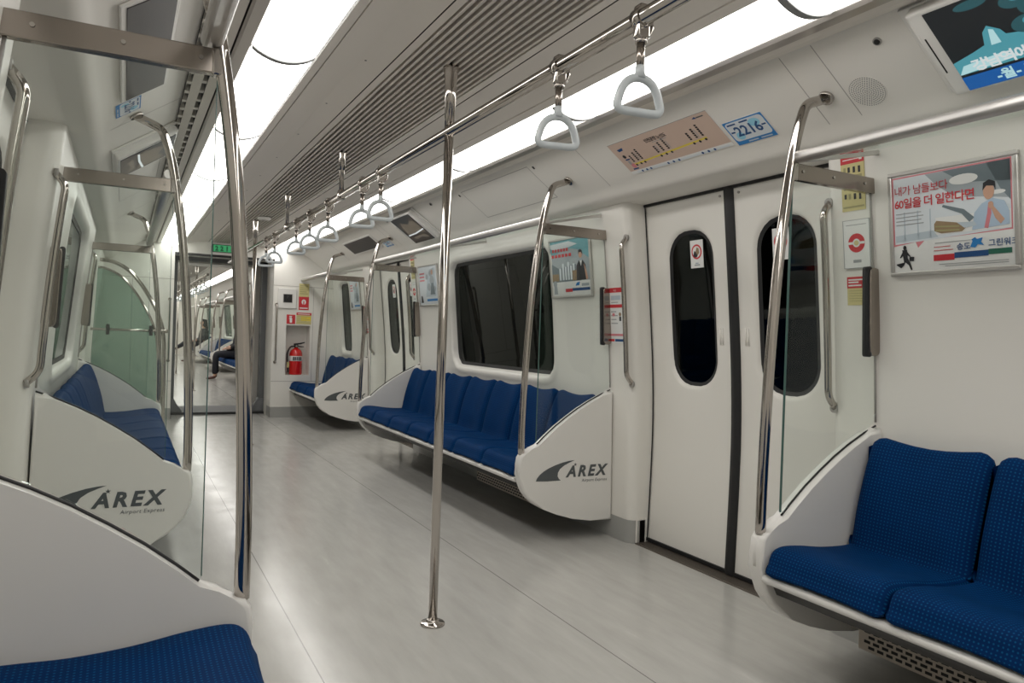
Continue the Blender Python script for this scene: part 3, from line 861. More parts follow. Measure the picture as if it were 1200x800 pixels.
for x in (-1.20, -.83):
    k = MB().m(BLACK); k.box(x - .016, x + .016, AY - .068, AY + .012, .985, 1.085, .006); k.build('rail_bracket', t)
k = MB().m(STEEL); k.tube([(-.70, AY - .05, 1.034), (-.70, AY, 1.034)], .013, 10); k.lathe((-.70, AY, 1.015), [(.022, 0), (.024, .008), (.024, .03), (.022, .038)], 14)
k.tube([(-.86, AY, .16), (-.70, AY, .16)], .012, 10); k.build('joint', t)
f = MB().m(STEEL); f.lathe((-.70, AY, 0), [(.045, .001), (.045, .008), (.02, .016)], 20); f.build('floor_flange', t)
# ------------------------------------------------------------------ adverts, signs, stickers
def em(name, col, k=.6):
    k *= .42
    return mat(name, tuple(c * .05 for c in col), .4, emit=col, estr=k)
P_RED = mat('ink_red', (.58, .03, .04), .5); P_PINK = mat('ink_pink', (.66, .22, .25), .5); P_NAVY = mat('ink_navy', (.01, .07, .22), .5)
P_GRN = mat('ink_green', (.02, .14, .09), .5); P_SKY = mat('print_pale_blue', (.50, .57, .63), .5); P_ICE = mat('print_ice', (.68, .72, .76), .5)
P_SLATE = mat('print_slate', (.16, .20, .225), .5); P_LSL = mat('print_light_slate', (.36, .40, .43), .5); P_SKIN = mat('print_skin', (.58, .34, .24), .5)
P_SHIRT = mat('print_shirt', (.42, .53, .66), .5); P_TAN = mat('print_tan', (.30, .21, .12), .5); P_KHAKI = mat('print_khaki', (.36, .33, .16), .5)
P_TEAL = mat('print_teal', (.16, .40, .46), .5); P_BLUE = mat('print_blue', (.02, .20, .52), .5); P_CYAN = mat('print_cyan', (.30, .62, .78), .5)
P_BEIGE = mat('map_beige', (.60, .45, .37), .45); P_YEL = mat('map_yellow', (.78, .62, .08), .45)

def advert(s, y_left, z, w, h, label, draw, grp='framed adverts on the wall'):
    O, R, U = wall_frame(s, y_left, z, h, d=.0015); N = R.cross(U)
    t = thing('advert_frame', label, 'advert', O + R * w / 2, grp)
    f = MB().m(ALU); b = .014
    for x0, x1, y0, y1 in ((0, w, 0, b), (0, w, h - b, h), (0, b, b, h - b), (w - b, w, b, h - b)): f.obox(O, R, U, N, x0, x1, y0, y1, .0005, .014, .003)
    f.obox(O, R, U, N, .004, w - .004, .004, h - .004, .0003, .006)
    f.build('frame', t)
    p = Print(O + R * b + U * b, R, U); p.plate(w - 2 * b, h - 2 * b, .0075, WHITE)
    draw(p, w - 2 * b, h - 2 * b); p.build('poster', t)
    return t

def office_ad(p, w, h):
    X = lambda pts: [(u * w, v * h) for u, v in pts]
    p.poly(X([(.0, .27), (.20, .30), (.22, .24), (.28, .31), (.985, .33), (.985, .99), (.0, .985)]), P_PINK, 1)
    p.poly(X([(.012, .29), (.975, .345), (.975, .975), (.012, .97)]), P_ICE, 2)
    p.poly(X([(.30, .97), (.975, .975), (.975, .62), (.80, .66), (.55, .70), (.40, .84)]), P_LSL, 3)
    p.poly(X([(.45, .97), (.975, .975), (.975, .78), (.62, .83)]), P_SLATE, 4)
    p.poly(X([(.80, .975), (.975, .975), (.975, .60), (.90, .72)]), P_SLATE, 4)
    p.circ(.62 * w, .86 * h, .115 * w, WHITE, 5, .05 * h); p.circ(.58 * w, .71 * h, .07 * w, WHITE, 5, .024 * h); p.circ(.88 * w, .69 * h, .06 * w, WHITE, 5, .02 * h)
    p.rect(.38 * w, .975 * w, .35 * h, .52 * h, WHITE, 3)
    for u in (.10, .22, .33): p.rect(u * w, (u + .012) * w, .33 * h, .62 * h, P_SKY, 3)
    p.poly(X([(.02, .31), (.40, .33), (.36, .40), (.02, .38)]), P_SKY, 3)
    p.poly(X([(.45, .64), (.62, .57), (.70, .48), (.66, .44), (.60, .53), (.44, .62)]), P_SLATE, 6)   # desk lamp
    # man at a drawing table
    p.poly(X([(.68, .36), (.70, .52), (.76, .60), (.84, .64), (.93, .60), (.965, .50), (.965, .38)]), P_SHIRT, 6)
    p.circ(.815 * w, .705 * h, .042 * w, P_SKIN, 7, .075 * h); p.poly(X([(.77, .72), (.775, .79), (.82, .815), (.865, .79), (.868, .71), (.855, .75), (.80, .76)]), INK, 8)
    p.poly(X([(.81, .60), (.825, .61), (.832, .50), (.805, .36), (.775, .37), (.80, .50)]), P_PINK, 7)
    p.poly(X([(.82, .58), (.845, .57), (.93, .43), (.90, .39), (.86, .45)]), P_SKIN, 8); p.circ(.83 * w, .575 * h, .02 * w, P_SKIN, 9, .035 * h)
    # plans and rolls on the table
    p.poly(X([(.37, .46), (.39, .49), (.56, .45), (.64, .40), (.60, .36), (.43, .36), (.37, .39)]), P_TAN, 6)
    p.poly(X([(.38, .44), (.58, .42), (.58, .405), (.38, .425)]), P_KHAKI, 7); p.poly(X([(.38, .40), (.58, .385), (.58, .37), (.38, .385)]), P_KHAKI, 7)
    p.poly(X([(.56, .45), (.70, .44), (.72, .40), (.62, .39)]), P_SKY, 7)
    p.text('내가 남들보다', .02 * w, .80 * h, .105 * h, P_RED, 9, space=.9)
    p.text('60일을 더 일한다면', .02 * w, .665 * h, .115 * h, P_RED, 9, bold=.012, space=.86)
    for k in range(4): p.rect(.03 * w, (.26 + .02 * (k % 2)) * w, (.60 - .038 * k) * h, (.608 - .038 * k) * h, MIDGREY, 6)
    # running man with a briefcase
    p.circ(.10 * w, .25 * h, .015 * w, INK, 4, .024 * h)
    p.poly(X([(.075, .23), (.12, .23), (.125, .13), (.085, .12)]), INK, 4)
    p.poly(X([(.085, .14), (.125, .14), (.15, .08), (.165, .02), (.15, .015), (.13, .07), (.10, .10), (.06, .06), (.02, .085), (.018, .075), (.06, .04), (.09, .07)]), INK, 4)
    p.poly(X([(.08, .21), (.05, .15), (.06, .145), (.09, .18)]), INK, 4); p.poly(X([(.12, .21), (.15, .16), (.145, .15), (.115, .18)]), INK, 4)
    p.poly(X([(.14, .155), (.185, .15), (.18, .105), (.138, .11)]), INK, 5)
    p.rect(.355 * w, .53 * w, .09 * h, .15 * h, P_RED, 4); p.rect(.53 * w, .80 * w, .105 * h, .16 * h, P_NAVY, 4); p.rect(.80 * w, .975 * w, .115 * h, .165 * h, P_GRN, 4)
    p.text('송도', .55 * w, .185 * h, .075 * h, P_NAVY, 5, bold=.012); p.text('그린워크', .80 * w, .195 * h, .075 * h, P_NAVY, 5, bold=.012)
    p.poly(X([(.66, .20), (.68, .255), (.67, .27), (.70, .29), (.715, .27), (.76, .28), (.745, .24), (.77, .205), (.72, .22), (.70, .19)]), P_BLUE, 5)
    for k, (a, b) in enumerate(((.36, .52), (.36, .50))): p.rect(a * w, b * w, (.19 + .035 * k) * h, (.196 + .035 * k) * h, P_RED, 4)
    for a, b, v in ((.37, .70, .265), (.40, .95, .05), (.45, .95, .03)): p.rect(a * w, b * w, v * h, (v + .006) * h, MIDGREY, 4)

def city_ad(p, w, h):
    X = lambda pts: [(u * w, v * h) for u, v in pts]
    p.rect(.0, w, .25 * h, h, P_TEAL, 1); p.poly(X([(0, .25), (1, .25), (1, .62), (.72, .80), (.4, .86), (0, .70)]), P_LSL, 2)
    p.poly(X([(0, .95), (.5, .97), (.72, .9), (.5, .86), (.1, .84), (0, .88)]), P_ICE, 3)
    p.poly(X([(0, .25), (.78, .25), (.66, .55), (.2, .5), (0, .60)]), P_SLATE, 3)
    for u, v in ((.22, .50), (.30, .58), (.37, .52), (.44, .60), (.51, .53), (.58, .56)): p.rect(u * w, (u + .045) * w, .28 * h, v * h, P_ICE, 4)
    p.rect(.56 * w, .70 * w, .26 * h, .44 * h, P_TAN, 4); p.rect(.02 * w, .20 * w, .27 * h, .40 * h, P_TAN, 4)
    # standing figure
    p.poly(X([(.66, .26), (.68, .52), (.74, .60), (.84, .60), (.90, .52), (.92, .26)]), INK, 5); p.circ(.785 * w, .705 * h, .045 * w, P_SKIN, 6, .062 * h)
    p.poly(X([(.735, .70), (.745, .78), (.79, .80), (.83, .77), (.835, .70), (.81, .74), (.76, .745)]), INK, 7)
    p.poly(X([(.76, .60), (.79, .50), (.82, .60)]), WHITE, 6); p.poly(X([(.86, .55), (.92, .40), (.95, .27), (.90, .26)]), P_SKIN, 6)
    for k, (a, b) in enumerate(((.05, .50), (.03, .58))):
        for j in range(6): p.rect((a + (b - a) * j / 6) * w, (a + (b - a) * (j + .72) / 6) * w, (.80 - .10 * k) * h, (.855 - .10 * k) * h, P_RED, 5)
    p.rect(0, w, 0, .25 * h, WHITE, 4)
    p.circ(.09 * w, .22 * h, .05 * w, P_LSL, 5, .06 * h); p.poly(X([(.05, .03), (.06, .19), (.13, .19), (.15, .03)]), P_LSL, 5)
    p.rect(.36 * w, .54 * w, .06 * h, .12 * h, P_RED, 5); p.rect(.54 * w, .98 * w, .075 * h, .125 * h, P_NAVY, 5)
    p.poly(X([(.62, .16), (.66, .22), (.74, .23), (.72, .17)]), P_BLUE, 5); p.rect(.78 * w, .96 * w, .15 * h, .20 * h, P_LSL, 5)
def pale_ad(p, w, h):
    X = lambda pts: [(u * w, v * h) for u, v in pts]
    p.rect(0, w, 0, h, P_ICE, 1); p.poly(X([(.35, .2), (.45, .62), (.6, .9), (.85, .94), (.95, .5), (.9, .2)]), P_SKY, 2)
    for u, v, r in ((.55, .45, .10), (.72, .62, .12), (.66, .80, .08), (.84, .40, .07), (.45, .72, .07)): p.circ(u * w, v * h, r * w, P_LSL, 3, r * h)
    p.circ(.74 * w, .83 * h, .05 * w, P_SKIN, 4, .07 * h); p.poly(X([(.60, .25), (.68, .55), (.80, .55), (.86, .25)]), P_SLATE, 4)
    for k in range(3): p.rect(.05 * w, .32 * w, (.80 - .09 * k) * h, (.84 - .09 * k) * h, P_PINK, 4)
    p.poly(X([(.06, .05), (.08, .24), (.15, .22), (.2, .05)]), INK, 4); p.rect(.4 * w, .96 * w, .08 * h, .14 * h, P_BLUE, 4)

advert(1, 1.697, 1.351, .425, .356, 'big framed advert on the right wall with a man in shirt and tie', office_ad)
advert(1, 4.03, 1.345, .46, .362, 'framed city advert seen through glass right of the dark window', city_ad)
advert(1, 6.375, 1.345, .46, .362, 'framed pale advert left of the dark window, by the far glass screen', pale_ad)
advert(1, 8.70, 1.345, .42, .362, 'framed advert over the short end bench, behind glass', pale_ad)

def sheet(name, s, y_left, z, w, h, label, cat, draw, X=WX, d=.0015, th=.0012, base=WHITE, grp=None, bevel=0.):
    O, R, U = wall_frame(s, y_left, z, h, X, d)
    p = Print(O, R, U); p.plate(w, h, th, base, bevel); draw(p, w, h); o = p.build(name)
    tag(o, label, cat, grp)
    me = o.data; c = O + R * w / 2
    for v in me.vertices: v.co -= c
    o.location = c
    return o
def notice(p, w, h):
    p.rect(.0, w, .915 * h, h, P_RED); p.text('비상', .3 * w, .935 * h, .045 * h, WHITE, 3)
    p.rect(.0, w, .64 * h, .70 * h, P_RED); p.rect(.08 * w, .8 * w, .78 * h, .86 * h, P_SKY); p.rect(.1 * w, .6 * w, .73 * h, .745 * h, MIDGREY)
    for k, v in enumerate((.56, .49, .42, .35)): p.rect(.06 * w, (.45 + .1 * (k % 2)) * w, v * h, (v + .018) * h, MIDGREY)
    p.circ(.72 * w, .52 * h, .09 * w, P_TAN, 1, .035 * h); p.rect(.66 * w, .80 * w, .40 * h, .48 * h, INK); p.circ(.25 * w, .515 * h, .10 * w, P_PINK, 2, .03 * h)
    p.rect(0, w, .13 * h, .17 * h, P_PINK); p.rect(.3 * w, w, .03 * h, .075 * h, P_NAVY); p.rect(0, .25 * w, .03 * h, .075 * h, P_RED)
def station(p, w, h):
    p.rect(0, w, .80 * h, h, P_RED); p.rect(.1 * w, .7 * w, .92 * h, .94 * h, WHITE, 2); p.rect(.1 * w, .8 * w, .86 * h, .875 * h, WHITE, 2); p.rect(.8 * w, .92 * w, .84 * h, .96 * h, WHITE, 2)
    for k, x in enumerate((.12, .30, .52, .74)):
        for j in range(4): p.rect(x * w, (x + .10) * w, (.66 - .15 * j - .01 * k) * h, (.74 - .15 * j) * h, INK if (k + j) % 4 else P_KHAKI, 2)
    p.rect(.52 * w, .9 * w, .55 * h, .60 * h, P_KHAKI, 3); p.rect(.05 * w, .95 * w, .05 * h, .08 * h, P_KHAKI, 2)
def call_panel(p, w, h):
    for a, b, c, d in ((.02, .98, .0, .012), (.02, .98, .988, 1.), (.0, .025, 0, 1), (.975, 1, 0, 1)): p.rect(a * w, b * w, c * h, d * h, MIDGREY, 2)
    p.rect(.12 * w, .88 * w, .885 * h, .90 * h, MIDGREY, 2)
    R = .31 * w
    p.circ(.5 * w, .52 * h, R, P_RED, 2, n=32); p.circ(.5 * w, .52 * h, R * .45, WHITE, 3); p.rect(.5 * w - R * .98, .5 * w + R * .98, .52 * h - R * .13, .52 * h + R * .13, WHITE, 3)
    p.circ(.5 * w, .52 * h, R * .28, YEL, 4); p.rect(.36 * w, .66 * w, .115 * h, .175 * h, MIDGREY, 2)
def warn(p, w, h):
    p.rect(0, w, .60 * h, h, P_RED); 
    for v, b in ((.90, .75), (.81, .5), (.70, .62)): p.rect(.06 * w, b * w, (v - .03) * h, (v + .02) * h, WHITE, 2)
    for k in range(5): p.rect(.08 * w, (.85 - .1 * (k % 3)) * w, (.50 - .09 * k) * h, (.515 - .09 * k) * h, P_KHAKI, 2)
def keep_off(p, w, h):
    p.circ(.5 * w, .58 * h, .40 * w, P_RED, 2, n=28); p.circ(.5 * w, .58 * h, .31 * w, WHITE, 3, n=28)
    p.poly([(.24 * w, .46 * h), (.34 * w, .62 * h), (.50 * w, .55 * h), (.58 * w, .42 * h), (.46 * w, .38 * h), (.30 * w, .40 * h)], INK, 4)
    p.poly([(.42 * w, .56 * h), (.52 * w, .74 * h), (.68 * w, .70 * h), (.72 * w, .54 * h), (.58 * w, .44 * h)], P_TAN, 4)
    p.rect(.30 * w, .72 * w, .08 * h, .13 * h, MIDGREY, 2); p.rect(.38 * w, .62 * w, .16 * h, .18 * h, P_NAVY, 2)
for yd, a, b in ((D1, 'beside the near right door', 'near'), (D2, 'beside the farther right door', 'farther')):
    sheet('notice_sticker', 1, yd + .815, 1.08, .125, .305, 'tall red and white notice on the far pillar %s' % a, 'sticker', notice, grp='notices by the doors')
    y = yd - .708
    sheet('station_sticker', 1, y, 1.60, .098, .215, 'cream station sticker with red header, topmost on the pillar %s' % a, 'sticker', station, base=YEL, grp='notices by the doors')
    sheet('emergency_panel', 1, y - .002, 1.39, .112, .178, 'white call panel with red circle on the pillar %s' % a, 'sign', call_panel, th=.006, bevel=.002, grp='notices by the doors')
    sheet('warning_sticker', 1, y - .008, 1.255, .098, .105, 'red and cream sticker under the red-circle panel %s' % a, 'sticker', warn, base=YEL, grp='notices by the doors')
    for k, l in ((1, 'left'), (-1, 'right')):
        sheet('hand_warning_sticker', 1, yd + .302 * (1 if k > 0 else -1) + (.005 if k > 0 else .075), 1.47, .092, .138, 'white sticker with red ring on the %s window of the %s right door' % (l, b), 'sticker', keep_off, X=DX, d=-.0195, grp='stickers on the door windows')

def vsheet(name, s, y_left, xb, xt, w, th, label, cat, draw, base=WHITE, grp=None, bevel=0.):
    O, R, U = val_frame(s, xb, y_left); h = (xb - xt) * VS / (VBOT[0] - VTOP[0])
    p = Print(O, R, U); p.plate(w, h, th, base, bevel); draw(p, w, h); o = p.build(name); tag(o, label, cat, grp)
    c = O + R * w / 2
    for v in o.data.vertices: v.co -= c
    o.location = c
    return o
def route(p, w, h):
    p.rect(0, w, .10 * h, .99 * h, P_BEIGE, 1); p.rect(.0, w, .0, .10 * h, WHITE, 1); p.rect(.06 * w, .97 * w, .015 * h, .06 * h, P_ICE, 2)
    y0, y1 = .30 * h, .40 * h
    yy = lambda u: (.305 + .115 * (u - .12) / .74) * h * .9
    p.poly([(.10 * w, yy(.1) - .02 * h), (.86 * w, yy(.86) - .02 * h), (.86 * w, yy(.86) + .025 * h), (.10 * w, yy(.1) + .025 * h)], P_YEL, 2)
    for k, u in enumerate((.12, .17, .215, .40, .455, .51, .735, .79, .845)):
        p.circ(u * w, yy(u) - .03 * h, .010 * w, INK, 3, n=12)
        for j in range(4 + k % 3): p.rect((u - .008) * w, (u + .010) * w, yy(u) + (.075 + .055 * j) * h, yy(u) + (.115 + .055 * j) * h, INK, 3)
        if k % 2: p.rect((u + .018) * w, (u + .024) * w, yy(u) + .08 * h, yy(u) + .30 * h, MIDGREY, 3)
        p.circ(u * w, .04 * h, .010 * w, P_NAVY, 3, n=10)
    p.text('인천공항 노선도', .36 * w, .74 * h, .12 * h, INK, 3, bold=.02, space=.85); p.rect(.42 * w, .56 * w, .69 * h, .705 * h, MIDGREY, 3)
    p.poly([(.055 * w, .80 * h), (.12 * w, .82 * h), (.11 * w, .74 * h), (.065 * w, .73 * h)], P_NAVY, 3); p.circ(.07 * w, .56 * h, .016 * w, INK, 3); p.rect(.055 * w, .10 * w, .44 * h, .48 * h, P_NAVY, 3)
    p.circ(.085 * w, .25 * h, .022 * w, P_PINK, 3); p.rect(.06 * w, .085 * w, .30 * h, .42 * h, MIDGREY, 3); p.rect(.05 * w, .11 * w, .13 * h, .17 * h, P_NAVY, 3)
    p.poly([(.86 * w, .90 * h), (.89 * w, .94 * h), (.90 * w, .88 * h)], P_NAVY, 3); p.rect(.90 * w, .96 * w, .89 * h, .92 * h, GREYINK, 3)
    p.rect(.0, w, .985 * h, h, GREYTRIM, 2)
vsheet('route_map', 1, 2.94, 1.112, .948, .672, .0025, 'beige route map with a yellow line over the near right door', 'map', route)
def num_plate(p, w, h):
    p.rect(0, w, 0, h, P_BLUE, 1); p.poly(rrect(.03 * w, .97 * w, .16 * h, .95 * h, .015, 3), P_ICE, 2)
    p.circ(.22 * w, .35 * h, .10 * w, P_CYAN, 3, .16 * h); p.circ(.72 * w, .72 * h, .14 * w, P_CYAN, 3, .16 * h)
    p.text('2216', .5 * w, .35 * h, .56 * h, P_NAVY, 4, align='CENTER', bold=.022, space=.98)
    for a, b, v in ((.08, .30, .83), (.40, .62, .84), (.055, .16, .52), (.84, .945, .52)): p.rect(a * w, b * w, v * h, (v + .06) * h, P_NAVY, 4)
    p.rect(.30 * w, .55 * w, .05 * h, .10 * h, P_SKY, 3); p.rect(.62 * w, .9 * w, .05 * h, .10 * h, P_SKY, 3)
vsheet('number_plate', 1, 2.248, 1.120, 1.020, .20, .002, 'blue and white plate numbered 2216 right of the route map', 'sign', num_plate, grp='carriage number plates')
vsheet('number_plate', 1, 6.76, 1.115, 1.045, .205, .002, 'small blue carriage plate by the far grab pole, beside the dark display', 'sign', num_plate, grp='carriage number plates')
vsheet('number_plate', -1, 3.155, 1.115, 1.03, .19, .002, 'blue carriage plate on the left valance, beside the left display', 'sign', num_plate, grp='carriage number plates')
LCD = mat('display_glass_dark', (.05, .046, .046), .4)
def lcd(s, y, label):
    xb, xt, w = 1.085, .962, .90
    O, R, U = val_frame(s, xb, y); N = R.cross(U); h = (xb - xt) * VS / (VBOT[0] - VTOP[0])
    t = thing('line_display', label, 'display', O + R * w / 2, 'line displays over the doors')
    f = MB().m(SHELL); f.obox(O, R, U, N, -.02, w + .02, -.018, h + .014, .0004, .010, .004); f.build('bezel', t)
    p = MB().m(LCD); p.obox(O, R, U, N, 0, w, 0, h, .010, .0125, .001); p.build('screen', t)
lcd(1, 7.75, 'dark blank display over the farther right door')
lcd(-1, 2.2, 'grey blank display with white edge above the left door')

TVK = em('screen_black', (.02, .025, .03), .5); TVC = em('screen_cyan', (.10, .42, .50), .8); TVP = em('screen_pale', (.55, .85, .88), .9); TVB = em('screen_blue', (.01, .12, .42), .9)
TVD = em('screen_dark_teal', (.03, .12, .14), .8); TVW = em('screen_white', (.75, .8, .8), 1.); TVT = em('screen_tan', (.22, .18, .13), .5); TVBR = em('screen_brown', (.06, .04, .03), .4)
def monitor(s, y_left, label, draw, w=.52):
    xb, xt = 1.135, .880
    O, R, U = val_frame(s, xb, y_left); N = R.cross(U); h = (xb - xt) * VS / (VBOT[0] - VTOP[0])
    t = thing('video_screen', label, 'screen', O + R * w / 2, 'video screens on the valance')
    b = MB().m(SHELL); b.obox(O, R, U, N, 0, w, 0, h, .0004, .045, .010, 3); b.obox(O, R, U, N, -.03, w + .03, -.006, h + .006, .0003, .012, .004)
    b.m(DARK).obox(O, R, U, N, .018, .022, .09, h - .09, .0445, .0458); b.build('housing', t)
    p = Print(O + R * .05 + U * .012, R, U); p.plate(w - .09, h - .026, .0475, TVK); draw(p, w - .09, h - .026); p.build('display', t)
def film(p, w, h):
    X = lambda pts: [(u * w, v * h) for u, v in pts]
    p.poly(X([(0, .20), (1, .20), (1, .46), (.7, .40), (.35, .52), (.15, .42), (0, .36)]), TVC, 1)
    p.poly(X([(.0, .20), (.4, .24), (.3, .33), (.05, .30)]), TVP, 2)
    p.poly(X([(.22, .40), (.26, .60), (.30, .66), (.36, .58), (.40, .42)]), TVC, 2); p.poly(X([(.27, .44), (.30, .62), (.325, .60), (.33, .44)]), TVP, 3)
    for u, v, r in ((.52, .55, .10), (.62, .72, .12), (.50, .82, .08), (.72, .52, .10), (.82, .74, .14), (.9, .5, .1)): p.circ(u * w, v * h, r * w, TVD, 2, r * h); p.circ((u + .02) * w, (v + .03) * h, r * .5 * w, TVC, 3, r * .5 * h)
    p.circ(.28 * w, .93 * h, .10 * w, TVD, 2, .05 * h)
    p.rect(0, w, 0, .17 * h, TVB, 4)
    p.text('강남역에', .10 * w, .215 * h, .155 * h, TVW, 5, bold=.03, space=.86); p.text('-월- D', .20 * w, .035 * h, .14 * h, TVP, 5, bold=.03)
def scene_shot(p, w, h):
    X = lambda pts: [(u * w, v * h) for u, v in pts]
    p.poly(X([(.0, .0), (.9, .0), (1, .2), (1, .85), (.7, .95), (.2, .8), (.05, .4)]), TVBR, 1)
    p.poly(X([(.12, .30), (.55, .36), (.95, .30), (.92, .75), (.65, .86), (.3, .8), (.15, .6)]), TVT, 2)
    p.poly(X([(.35, .78), (.40, 1.), (.85, 1.), (.78, .80), (.6, .70)]), TVK, 3)
    p.poly(X([(.08, .30), (.5, .32), (.98, .40), (.98, .44), (.5, .36), (.1, .34)]), TVW, 4); p.poly(X([(.2, .22), (.3, .12), (.6, .18), (.9, .1), (.8, .26), (.5, .24)]), TVT, 3)
monitor(1, 1.362, 'lit video screen in the top right corner, Korean caption and blue band', film)
monitor(1, 5.99, 'video screen over the long right bench, showing a brown picture', scene_shot)
monitor(-1, 3.92, 'video screen on the left valance beyond the left door display', scene_shot)

# loudspeaker, camera eye, ceiling bits
def speaker(s, y, label):
    O, R, U = val_frame(s, 1.068, y); N = R.cross(U)
    p = Print(O, R, U); p.base = .0012
    p.mb.m(VAL).tube([O + N * .0002, O + N * .0012], .062, 36)
    for k in range(1, 9):
        n = max(1, int(6.0 * k))
        for j in range(n): p.circ(.0072 * k * math.cos(2 * pi * j / n), .0072 * k * math.sin(2 * pi * j / n), .0021, GREYINK, 1, n=6)
    p.circ(0, 0, .0021, GREYINK, 1, n=6)
    o = p.build('speaker_grille'); tag(o, label, 'loudspeaker')
    for v in o.data.vertices: v.co -= O
    o.location = O
speaker(1, 1.63, 'round perforated loudspeaker grille beside the lit video screen')
def eye(s, x, y, label):
    O, R, U = val_frame(s, x, y); N = R.cross(U)
    t = thing('camera_eye', label, 'camera', O)
    m = MB().m(GREYTRIM); m.tube([O, O + N * .004], .0135, 20); m.build('ring', t)
    m = MB().m(BLACK); m.tube([O + N * .003, O + N * .007, O + N * .010], [.010, .009, .004], 16); m.build('lens', t)
eye(1, .935, 1.50, 'small black camera eye above the round loudspeaker grille')
eye(1, .905, 5.12, 'small black dot right of the brown video screen'); eye(1, .905, 6.14, 'small black dot left of the brown video screen')
t = thing('smoke_detector', 'flat white detector on the far ceiling grille', 'detector', (.03, 7.0, 2.098))
m = MB().m(SHELL); m.lathe((.03, 7.0, 2.072), [(.03, 0), (.05, .004), (.058, .014), (.058, .024)], 24); m.build('body', t)
m = MB().m(GREYTRIM); m.lathe((.03, 7.0, 2.066), [(.012, 0), (.018, .003), (.018, .007)], 16); m.build('sensor', t)
t = thing('dome_camera', 'small black dome below the end of the right lamp row', 'camera', (.80, 9.2, 2.05))
m = MB().m(BLACK); m.lathe((.80, 9.2, 2.0), [(.008, 0), (.026, .006), (.036, .022), (.038, .036), (.038, .05)], 20); m.build('dome', t)
m = MB().m(SHELL); m.lathe((.80, 9.2, 2.04), [(.044, 0), (.046, .006), (.046, .014)], 20); m.build('base', t)

# header sign, signs on the extinguisher wall
LEDG = mat('led_digit_dark', (.006, .02, .012), .5); LEDB = em('led_field', (.05, .36, .14), .9)
t = thing('number_display', 'green lit number display over the gangway opening', 'sign', (.02, 9.48, 2.03))
m = MB().m(BLACK); m.box(-.16, .19, 9.478, 9.499, 1.985, 2.077, .004); m.build('case', t)
p = Print((-.15, 9.4775, 1.992), (1, 0, 0), (0, 0, 1)); p.base = .0005; p.rect(0, .33, 0, .078, LEDB, 1); p.text('2216', .02, .012, .076, LEDG, 2, bold=.03, space=1.5, res=1); p.build('led_face', t)

R_, U_ = (1, 0, 0), (0, 0, 1)
def esheet(name, x0, z0, w, h, label, cat, draw, base=WHITE, th=.002, bevel=0.):
    p = Print((x0, 9.4985, z0), R_, U_); p.plate(w, h, th, base, bevel); draw(p, w, h); o = p.build(name); tag(o, label, cat)
    c = Vector((x0 + w / 2, 9.4985, z0))
    for v in o.data.vertices: v.co -= c
    o.location = c; return o
t = thing('intercom', 'white intercom box with dark recess above the extinguisher niche', 'intercom', (.725, 9.49, 1.36))
m = MB().m(SHELL); m.box(.612, .838, 9.478, 9.4985, 1.355, 1.605, .006); m.build('cover', t)
m = MB().m(GREYTRIM); m.box(.672, .788, 9.474, 9.479, 1.425, 1.535, .003); m.m(DARK).box(.680, .780, 9.472, 9.475, 1.432, 1.528); m.build('recess', t)
m = MB().m(BLACK); m.box(.715, .765, 9.458, 9.474, 1.44, 1.52, .006); m.tube([(.735, 9.456, 1.455), (.725, 9.452, 1.48), (.735, 9.456, 1.505)], .007, 8); m.build('handset', t)
def fire_yellow(p, w, h):
    p.rect(0, w, 0, .50 * h, P_RED, 1); p.circ(.5 * w, .30 * h, .22 * w, WHITE, 2, .10 * h); p.rect(.45 * w, .55 * w, .12 * h, .34 * h, P_RED, 3); p.rect(.1 * w, .9 * w, .05 * h, .09 * h, WHITE, 2)
    for k in range(5): p.rect(.1 * w, (.9 - .15 * (k % 2)) * w, (.90 - .075 * k) * h, (.93 - .075 * k) * h, P_KHAKI, 2)
esheet('fire_sticker', .868, 1.345, .125, .33, 'tall sticker, cream above red, right of the intercom box', 'sticker', fire_yellow, YEL)
def ext_icon(p, w, h):
    p.rect(0, w, 0, h, P_RED, 1); p.poly(rrect(.36 * w, .64 * w, .12 * h, .66 * h, .010, 3), WHITE, 2); p.rect(.44 * w, .56 * w, .64 * h, .80 * h, WHITE, 2); p.rect(.30 * w, .62 * w, .78 * h, .86 * h, WHITE, 2)
    p.poly([(.28 * w, .5 * h), (.33 * w, .80 * h), (.38 * w, .78 * h), (.33 * w, .5 * h)], WHITE, 3)
esheet('extinguisher_sign', .727, 1.165, .105, .115, 'small red square sign with a white extinguisher symbol', 'sign', ext_icon, RED)
def ext_rules(p, w, h):
    p.rect(0, w, .78 * h, h, P_RED, 1); p.rect(.1 * w, .9 * w, .85 * h, .91 * h, WHITE, 2); p.rect(.3 * w, .97 * w, .30 * h, .70 * h, P_YEL, 1)
    for k in range(5): p.rect(.05 * w, (.9 - .2 * (k % 2)) * w, (.66 - .13 * k) * h, (.69 - .13 * k) * h, P_KHAKI, 2)
esheet('extinguisher_rules', .845, 1.165, .185, .145, 'yellow sticker with red header directly above the extinguisher niche', 'sticker', ext_rules, YEL)

